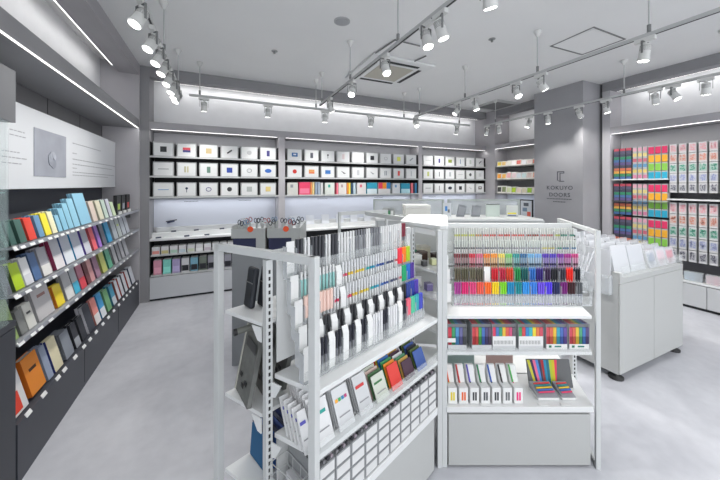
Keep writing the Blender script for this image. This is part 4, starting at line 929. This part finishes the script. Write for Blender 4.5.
# ---- back shelves of wing A
for k in range(2):
    o = thing('headphone_case', 'tall black case leaning on the upper back shelf of the left wing, %s one' % ('left', 'right')[k], 'case', FA.w(-.05+.045*k, .41-.03*k, .992), FA.a); o.rotation_euler = (0, .14, FA.a)
    part('shell', MB().box(0, -.045, 0, .026, .02, .165, mat((34, 38, 46), .45)), o, bevel=.01); part('zip', MB().box(-.0015, -.043, .1, -.0003, .018, .104, DSTEEL), o)
for k in range(3):
    o = thing('file_holder', 'grey printed file holder on the middle back shelf, %s from the aisle end' % ORD[k], 'file holder', FA.w(-.085+.075*k, .40, .660), FA.a); o.rotation_euler = (0, .20, FA.a-.15)
    part('board', MB().box(0, -.125, 0, .018, .03, .26, mat((112, 114, 111), .6, noise=.2, nscale=25)), o)
    part('edge_sheet', MB().box(-.004, .022, 0, -.0005, .03, .26, mat((186, 186, 176), .6)), o)
    k_ = MB()
    for zz, yy in ((.04, -.06), (.07, -.03), (.06, -.09)): k_.box(-.0055, yy, zz, -.0045, yy+.025, zz+.015, BLACK)
    k_.box(-.0055, -.12, .19, -.0045, -.01, .225, mat((70, 72, 72), .5)); part('print', k_, o)
o = thing('poster_roll', 'black capped dark roll lying across the grey file holders', 'roll', FA.w(-.10, .37, .918), FA.a)
part('tube', MB().cyl((0, 0, 0), (.35, -.06, .03), .012, mat((110, 112, 106), .6), 12), o); part('end_cap', MB().cyl((-.012, .002, -.001), (0, 0, 0), .0135, BLACK, 12), o, 'black cap')
for k in range(4):
    o = thing('fabric_pouch', 'blue fabric pouch standing on the lowest back shelf, %s from the aisle end' % ORD[k], 'pouch', FA.w(-.02+.035*k, .41, .346), FA.a); o.rotation_euler = (0, .08, FA.a)
    part('pouch', MB().box(0, -.12, 0, .024, .02, .135+.01*(k > 1), mat(((36, 96, 140), (40, 84, 150), (74, 92, 150), (60, 70, 120))[k], .7)), o, bevel=.006); part('zip', MB().box(0.003, -.118, .136+.01*(k > 1), .021, .018, .139+.01*(k > 1), mat((30, 40, 70), .5)), o)

# ------------------------------------------------------------------ wing B: boxed sets, deck
def bx(px, d): return (px-360)*d/F-.46
SETC = [[(206, 40, 60), (40, 150, 90), (60, 140, 200), (90, 90, 150), (70, 74, 80)], [(206, 40, 50), (220, 70, 60), (60, 160, 70), (50, 100, 190), (60, 50, 110), (80, 60, 90)], [(220, 40, 80), (60, 110, 190), (30, 150, 110), (246, 190, 40), (230, 80, 60), (210, 60, 110), (90, 80, 90)],
        [(50, 150, 80), (220, 50, 60), (30, 120, 200), (40, 180, 190), (248, 220, 30), (236, 110, 50), (214, 60, 80)], [(214, 60, 70), (224, 90, 60), (240, 190, 40), (40, 160, 190), (50, 90, 180), (90, 60, 150)], [(210, 50, 70), (226, 90, 60), (236, 200, 50), (60, 160, 110), (50, 110, 190), (80, 60, 120)]]
ND = ['red-blue', 'rainbow dark', 'white-banded rainbow', 'white-banded bright', 'green-labelled warm', 'green-labelled vivid']
for i, (p0, p1) in enumerate(((448, 466.5), (472, 491.5), (492.5, 515.5), (518.5, 543), (546, 567), (569, 589))):
    x0_ = bx(p0, 1.63); x1_ = bx(p1, 1.63); wd = x1_-x0_
    o = thing('marker_set', 'boxed %s marker sets, %s from left, middle shelf of right wing' % (ND[i], ORD[i]), 'pen set', FB.w(x0_, .02, .6175), FB.a)
    cs = SETC[i]; n = len(cs)
    m = MB().box(0, .0, 0, wd, .006, .025, mat((206, 208, 210), .4)).box(0, .006, 0, wd, .20, .135, mat((120, 122, 126), .4))
    for k, c in enumerate(cs):
        m.box(wd*k/n+.001, .0, .026, wd*(k+1)/n-.001, .0058, .07, mat(tuple(int(v*.75) for v in c), .4)).box(wd*k/n+.001, .0, .0705, wd*(k+1)/n-.001, .0058, .118, mat(tuple(int(v*.8+35) for v in c), .4))
        m.box(wd*k/n+.001, .006, .1352, wd*(k+1)/n-.001, .19, .1362, mat(tuple(int(v*.6+60) for v in c), .4))
    part('pen_box', m, o)
    if i in (2, 3):
        k = MB().box(.001, -.0015, .022, wd-.001, -.0003, .072, PAPER)
        for q in range(14): k.box(.008+q*(wd-.02)/14, -.0022, .03, .010+q*(wd-.02)/14, -.0016, .05, DK)
        part('white_band', k, o)
    if i > 3: part('white_band', MB().box(.001, -.0015, .004, wd-.001, -.0003, .03, PAPER).box(.014, -.0022, .012, .028, -.0016, .024, mat((40, 120, 90), .5)).box(.045, -.0022, .014, .08, -.0016, .022, mat((40, 120, 110), .5)), o)
    if i == 0: part('white_band', MB().box(-.004, -.0015, .04, .04, -.0003, .062, PAPER), o)
    part('sleeve', MB().box(-.001, -.003, 0, -.0003, .20, .138, ACRY2).box(wd+.0003, -.003, 0, wd+.001, .20, .138, ACRY2), o)
PC7 = [((226, 206, 50), (226, 90, 40), 'yellow'), ((236, 110, 60), (190, 40, 40), 'orange-red'), ((60, 62, 66), (90, 80, 180), 'multicolour-topped grey'), ((80, 84, 90), (40, 130, 80), 'green-topped grey'), ((60, 64, 70), (40, 90, 180), 'blue-topped grey'), ((110, 112, 114), (40, 38, 40), 'black-topped grey'), ((236, 60, 130), (80, 180, 90), 'pink')]
for i, (c1, c2_, nm) in enumerate(PC7):
    x0_ = bx(448.5+i*11.0, 1.63); wd = .046
    o = thing('pen_display_box', 'white upright card box showing %s pens, %s from the left on the lowest deck' % (nm, ORD[i]), 'box', FB.w(x0_, .022, .3265), FB.a)
    part('box', MB().box(0, 0, 0, wd, .05, .085, PAPER).prism([(.05, 0), (.10, 0), (.10, .16), (.085, .16), (.05, .085)], 0, wd, PAPER, Matrix(((0, 0, 1, 0), (1, 0, 0, 0), (0, 1, 0, 0), (0, 0, 0, 1)))), o)
    part('printed_label', MB().box(.012, -.001, .018, .021, -.0003, .062, mat(c1, .5)).box(.025, -.001, .018, .034, -.0003, .062, mat(c1, .5)), o)
    part('sample_pen', MB().cyl((.014, .045, .088), (.006, .078, .165), .0045, mat(c2_, .4), 8).cyl((.018, .042, .0865), (.014, .045, .088), .004, mat(c1, .4), 8), o)
o = thing('rainbow_folder', 'grey folder fanned with rainbow pages standing on the lowest deck', 'folder', FB.w(bx(530, 1.76), .15, .3265), FB.a); o.rotation_euler = (-.25, 0, FB.a)
RB = [(210, 206, 60), (50, 40, 90), (236, 110, 150), (70, 140, 210), (60, 50, 80), (180, 40, 50), (40, 140, 180), (20, 110, 130), (180, 200, 50), (206, 190, 30), (230, 60, 90)]
fw = .25; fh = .148
part('cover', MB().box(0, 0, 0, fw, .012, fh, mat((100, 102, 104), .5)), o)
m = MB()
for k, c in enumerate(RB):
    a0 = fw*.70*k/11; a1 = fw*.70*(k+1)/11; b0 = a0*.75+.03; b1 = a1*.75+.03
    m.prism([(a0, fh-.002), (a1, fh-.002), (b1+.012*math.sin(k), .003), (b0, .003)], .0003+.0001*k, .0014+.0001*k, mat(c, .5), Matrix.Rotation(PI/2, 4, 'X'))
part('coloured_pages', m, o, 'fan of rainbow coloured pages')
for i, (p, wd, nm) in enumerate(((536, .115, 'wide'), (560, .075, 'small'))):
    o = thing('pen_set_pack', '%s clear pack of bright pens lying in front of the rainbow folder' % nm, 'pen set', FB.w(bx(p, 1.68), .05, .3265), FB.a)
    part('tray', MB().box(0, 0, 0, wd, .09, .012, PAPER).prism([(0, .0125), (.09, .0125), (.09, .045)], 0, wd, mat((150, 152, 158), .4), Matrix(((0, 0, 1, 0), (1, 0, 0, 0), (0, 1, 0, 0), (0, 0, 0, 1)))), o)
    m = MB()
    for k, c in enumerate(((230, 60, 110), (60, 110, 200), (240, 200, 50), (30, 140, 150), (220, 60, 60))):
        m.cyl((wd*.12, .02+.012*k, .028+.0045*k), (wd*.9, .024+.012*k, .030+.0045*k), .004, mat(c, .4), 7)
    part('pens', m, o)
for i, p in enumerate((480, 538, 560)):
    solo('price_card', MB().box(0, 0, 0, .05, .02, .003, PAPER), 'flat white price card on the front edge of the lowest deck, %s from the left' % ORD[i], 'price card', FB.w(bx(p, 1.63), .008, .326), (0, 0, FB.a))
for i, (x, wd, h, c) in enumerate(((.10, .18, .13, (160, 182, 178)), (.36, .17, .13, (190, 160, 154)))):
    o = thing('back_panel_pack', '%s backed stationery card on the rear shelf seen under the boxed sets' % ('pale green', 'dusty pink')[i], 'pack', FB.w(x, .36, .311), FB.a)
    part('card', MB().box(0, 0, 0, wd, .012, h+.09, mat(c, .5)), o); part('sticker', MB().box(wd*.4, -.001, h+.02, wd*.9, -.0003, h+.06, PAPER), o)

# ------------------------------------------------------------------ middle distance: tool display, second fixture
FD = Fr(-1.06, 2.5, math.radians(4))
t = thing('tool_display_stand', 'light grey stand with twin trays of scissors and navy panels', 'display stand', (*FD.o, 0), FD.a)
LG = mat((178, 181, 180), .5); NV = mat((36, 42, 78), .5)
part('body', MB().box(0, .02, 0, .56, .44, .93, mat((140, 144, 147), .5)), t)
for k in range(2):
    x = .29*k
    part('tray', MB().box(x, 0, 1.06, x+.275, .012, 1.14, LG).box(x, .012, 1.06, x+.275, .44, 1.07, LG).box(x, .012, 1.07, x+.008, .44, 1.16, LG).box(x+.267, .012, 1.07, x+.275, .44, 1.14, LG).box(x+.20, 0, .93, x+.275, .44, 1.0598, LG), t)
    part('navy_panel', MB().box(x+.01, .015, .935, x+.2, .02, 1.059, NV).box(x+.01, .021, .935, x+.2, .43, 1.05, DK), t, 'navy panel')
    tg = thing('price_tag', 'round orange tag on the %s tray of scissors' % ('left', 'right')[k], 'tag', FD.w(x+.155, -.004, 1.135), FD.a)
    part('disc', MB().cyl((0, -.002, 0), (0, .001, 0), .024, mat((238, 88, 40), .5), 20), tg)
for k in range(16):
    x = .03+.0335*k+(.015 if k > 7 else 0); y = .06+.1*(k % 3)
    o = thing('scissors', 'pair of scissors standing %s from the left in the twin trays' % ORD[k], 'scissors', FD.w(x, y, 1.073), FD.a+random.uniform(-.6, .6)); o.rotation_euler[1] = random.uniform(-.35, .35)
    cc = [(50, 56, 70), (206, 208, 210), (176, 90, 90), (120, 150, 180), (90, 94, 98)][k % 5]
    m = MB()
    for sx in (-.016, .016):
        pts = [(sx+.013*math.cos(a*PI/5), 0, .115+.02*math.sin(a*PI/5)) for a in range(11)]; m.tube(pts, .0036, mat(cc, .4), 5)
    part('handle', m, o); part('blade', MB().prism([(-.010, .0), (0, -.0), (.012, .1), (-.012, .1)], -.0015, .0015, STEEL, Matrix.Rotation(PI/2, 4, 'X')), o)

# second fixture further back
FE = Fr(.19, 3.55, 0)
t = thing('display_table', 'white display table with grey frames in front of the back wall', 'display table', (*FE.o, 0), FE.a)
part('table_top', MB().box(0, 0, 1.08, 1.95, .62, 1.10, WHITE), t); part('body', MB().box(.02, .02, .0, 1.98, .60, 1.079, mat((190, 193, 194), .5)), t)
GF = mat((160, 168, 164), .4)
for x0_, x1_ in ((.0, .92), (.99, 1.93)):
    m = MB()
    for x in (x0_, x1_): m.box(x-.012, .5, 1.1005, x+.012, .524, 1.29, GF)
    m.box(x0_-.012, .5, 1.29, x1_+.012, .524, 1.31, GF); part('frame', m, t, 'grey-green metal frame')
    part('pane', MB().box(x0_+.013, .508, 1.102, x1_-.013, .514, 1.289, mat((206, 212, 214), .3, alpha=.5)), t)
o = thing('storage_box', 'white shallow box on the display table behind the centre top', 'box', FE.w(.37, .2, 1.102), FE.a)
part('box', MB().box(0, 0, 0, .31, .25, .11, mat((222, 222, 216), .5)), o, bevel=.004); part('lid', MB().box(-.004, -.004, .111, .314, .254, .15, mat((232, 232, 228), .5)), o, bevel=.004)
o = thing('leaflet_box', 'small frame holding orange and green leaflets on the display table', 'leaflets', FE.w(.08, .1, 1.102), FE.a)
part('frame', MB().box(0, .01, 0, .15, .03, .12, mat((150, 154, 152), .5)), o); part('leaflets', MB().box(.03, 0, .02, .06, .009, .09, mat((236, 120, 80), .5)).box(.07, 0, .02, .09, .009, .09, mat((80, 160, 110), .5)).box(.1, 0, .02, .13, .009, .09, PAPER), o)
for i, (x, wd, h, c, ln, nm) in enumerate(((.86, .10, .17, (206, 210, 214), .0, 'white card with a blue figure'), (1.02, .10, .16, (128, 132, 138), .25, 'dark grey tilted board'), (1.21, .11, .15, (134, 138, 142), .15, 'mid grey tilted board'), (1.40, .17, .16, (196, 208, 200), 0, 'pale green board'), (1.66, .14, .14, (206, 210, 206), 0, 'pale card with a yellow strip'))):
    o = thing('display_board', nm+' standing on the display table', 'board', FE.w(x, .28, 1.103), FE.a); o.rotation_euler = (0, ln, FE.a)
    part('board', MB().box(0, 0, 0, wd, .012, h, mat(c, .5)), o)
    if i == 0: part('print', MB().box(.02, -.001, .07, .05, -.0003, .13, mat((60, 130, 200), .5)).box(.055, -.001, .05, .08, -.0003, .09, mat((110, 114, 120), .5)), o)
    if i == 4: part('print', MB().box(.01, -.001, .03, .12, -.0003, .05, mat((226, 216, 70), .5)).box(.01, -.001, .008, .12, -.0003, .02, mat((90, 100, 140), .5)), o)
    if i == 3: part('edge', MB().box(0, -.001, h-.012, wd, -.0003, h, mat((90, 98, 96), .5)), o)
    if i in (1, 2): part('print', MB().box(.01, -.001, h*.2, wd-.01, -.0003, h*.85, mat((146, 150, 155), .5)), o)
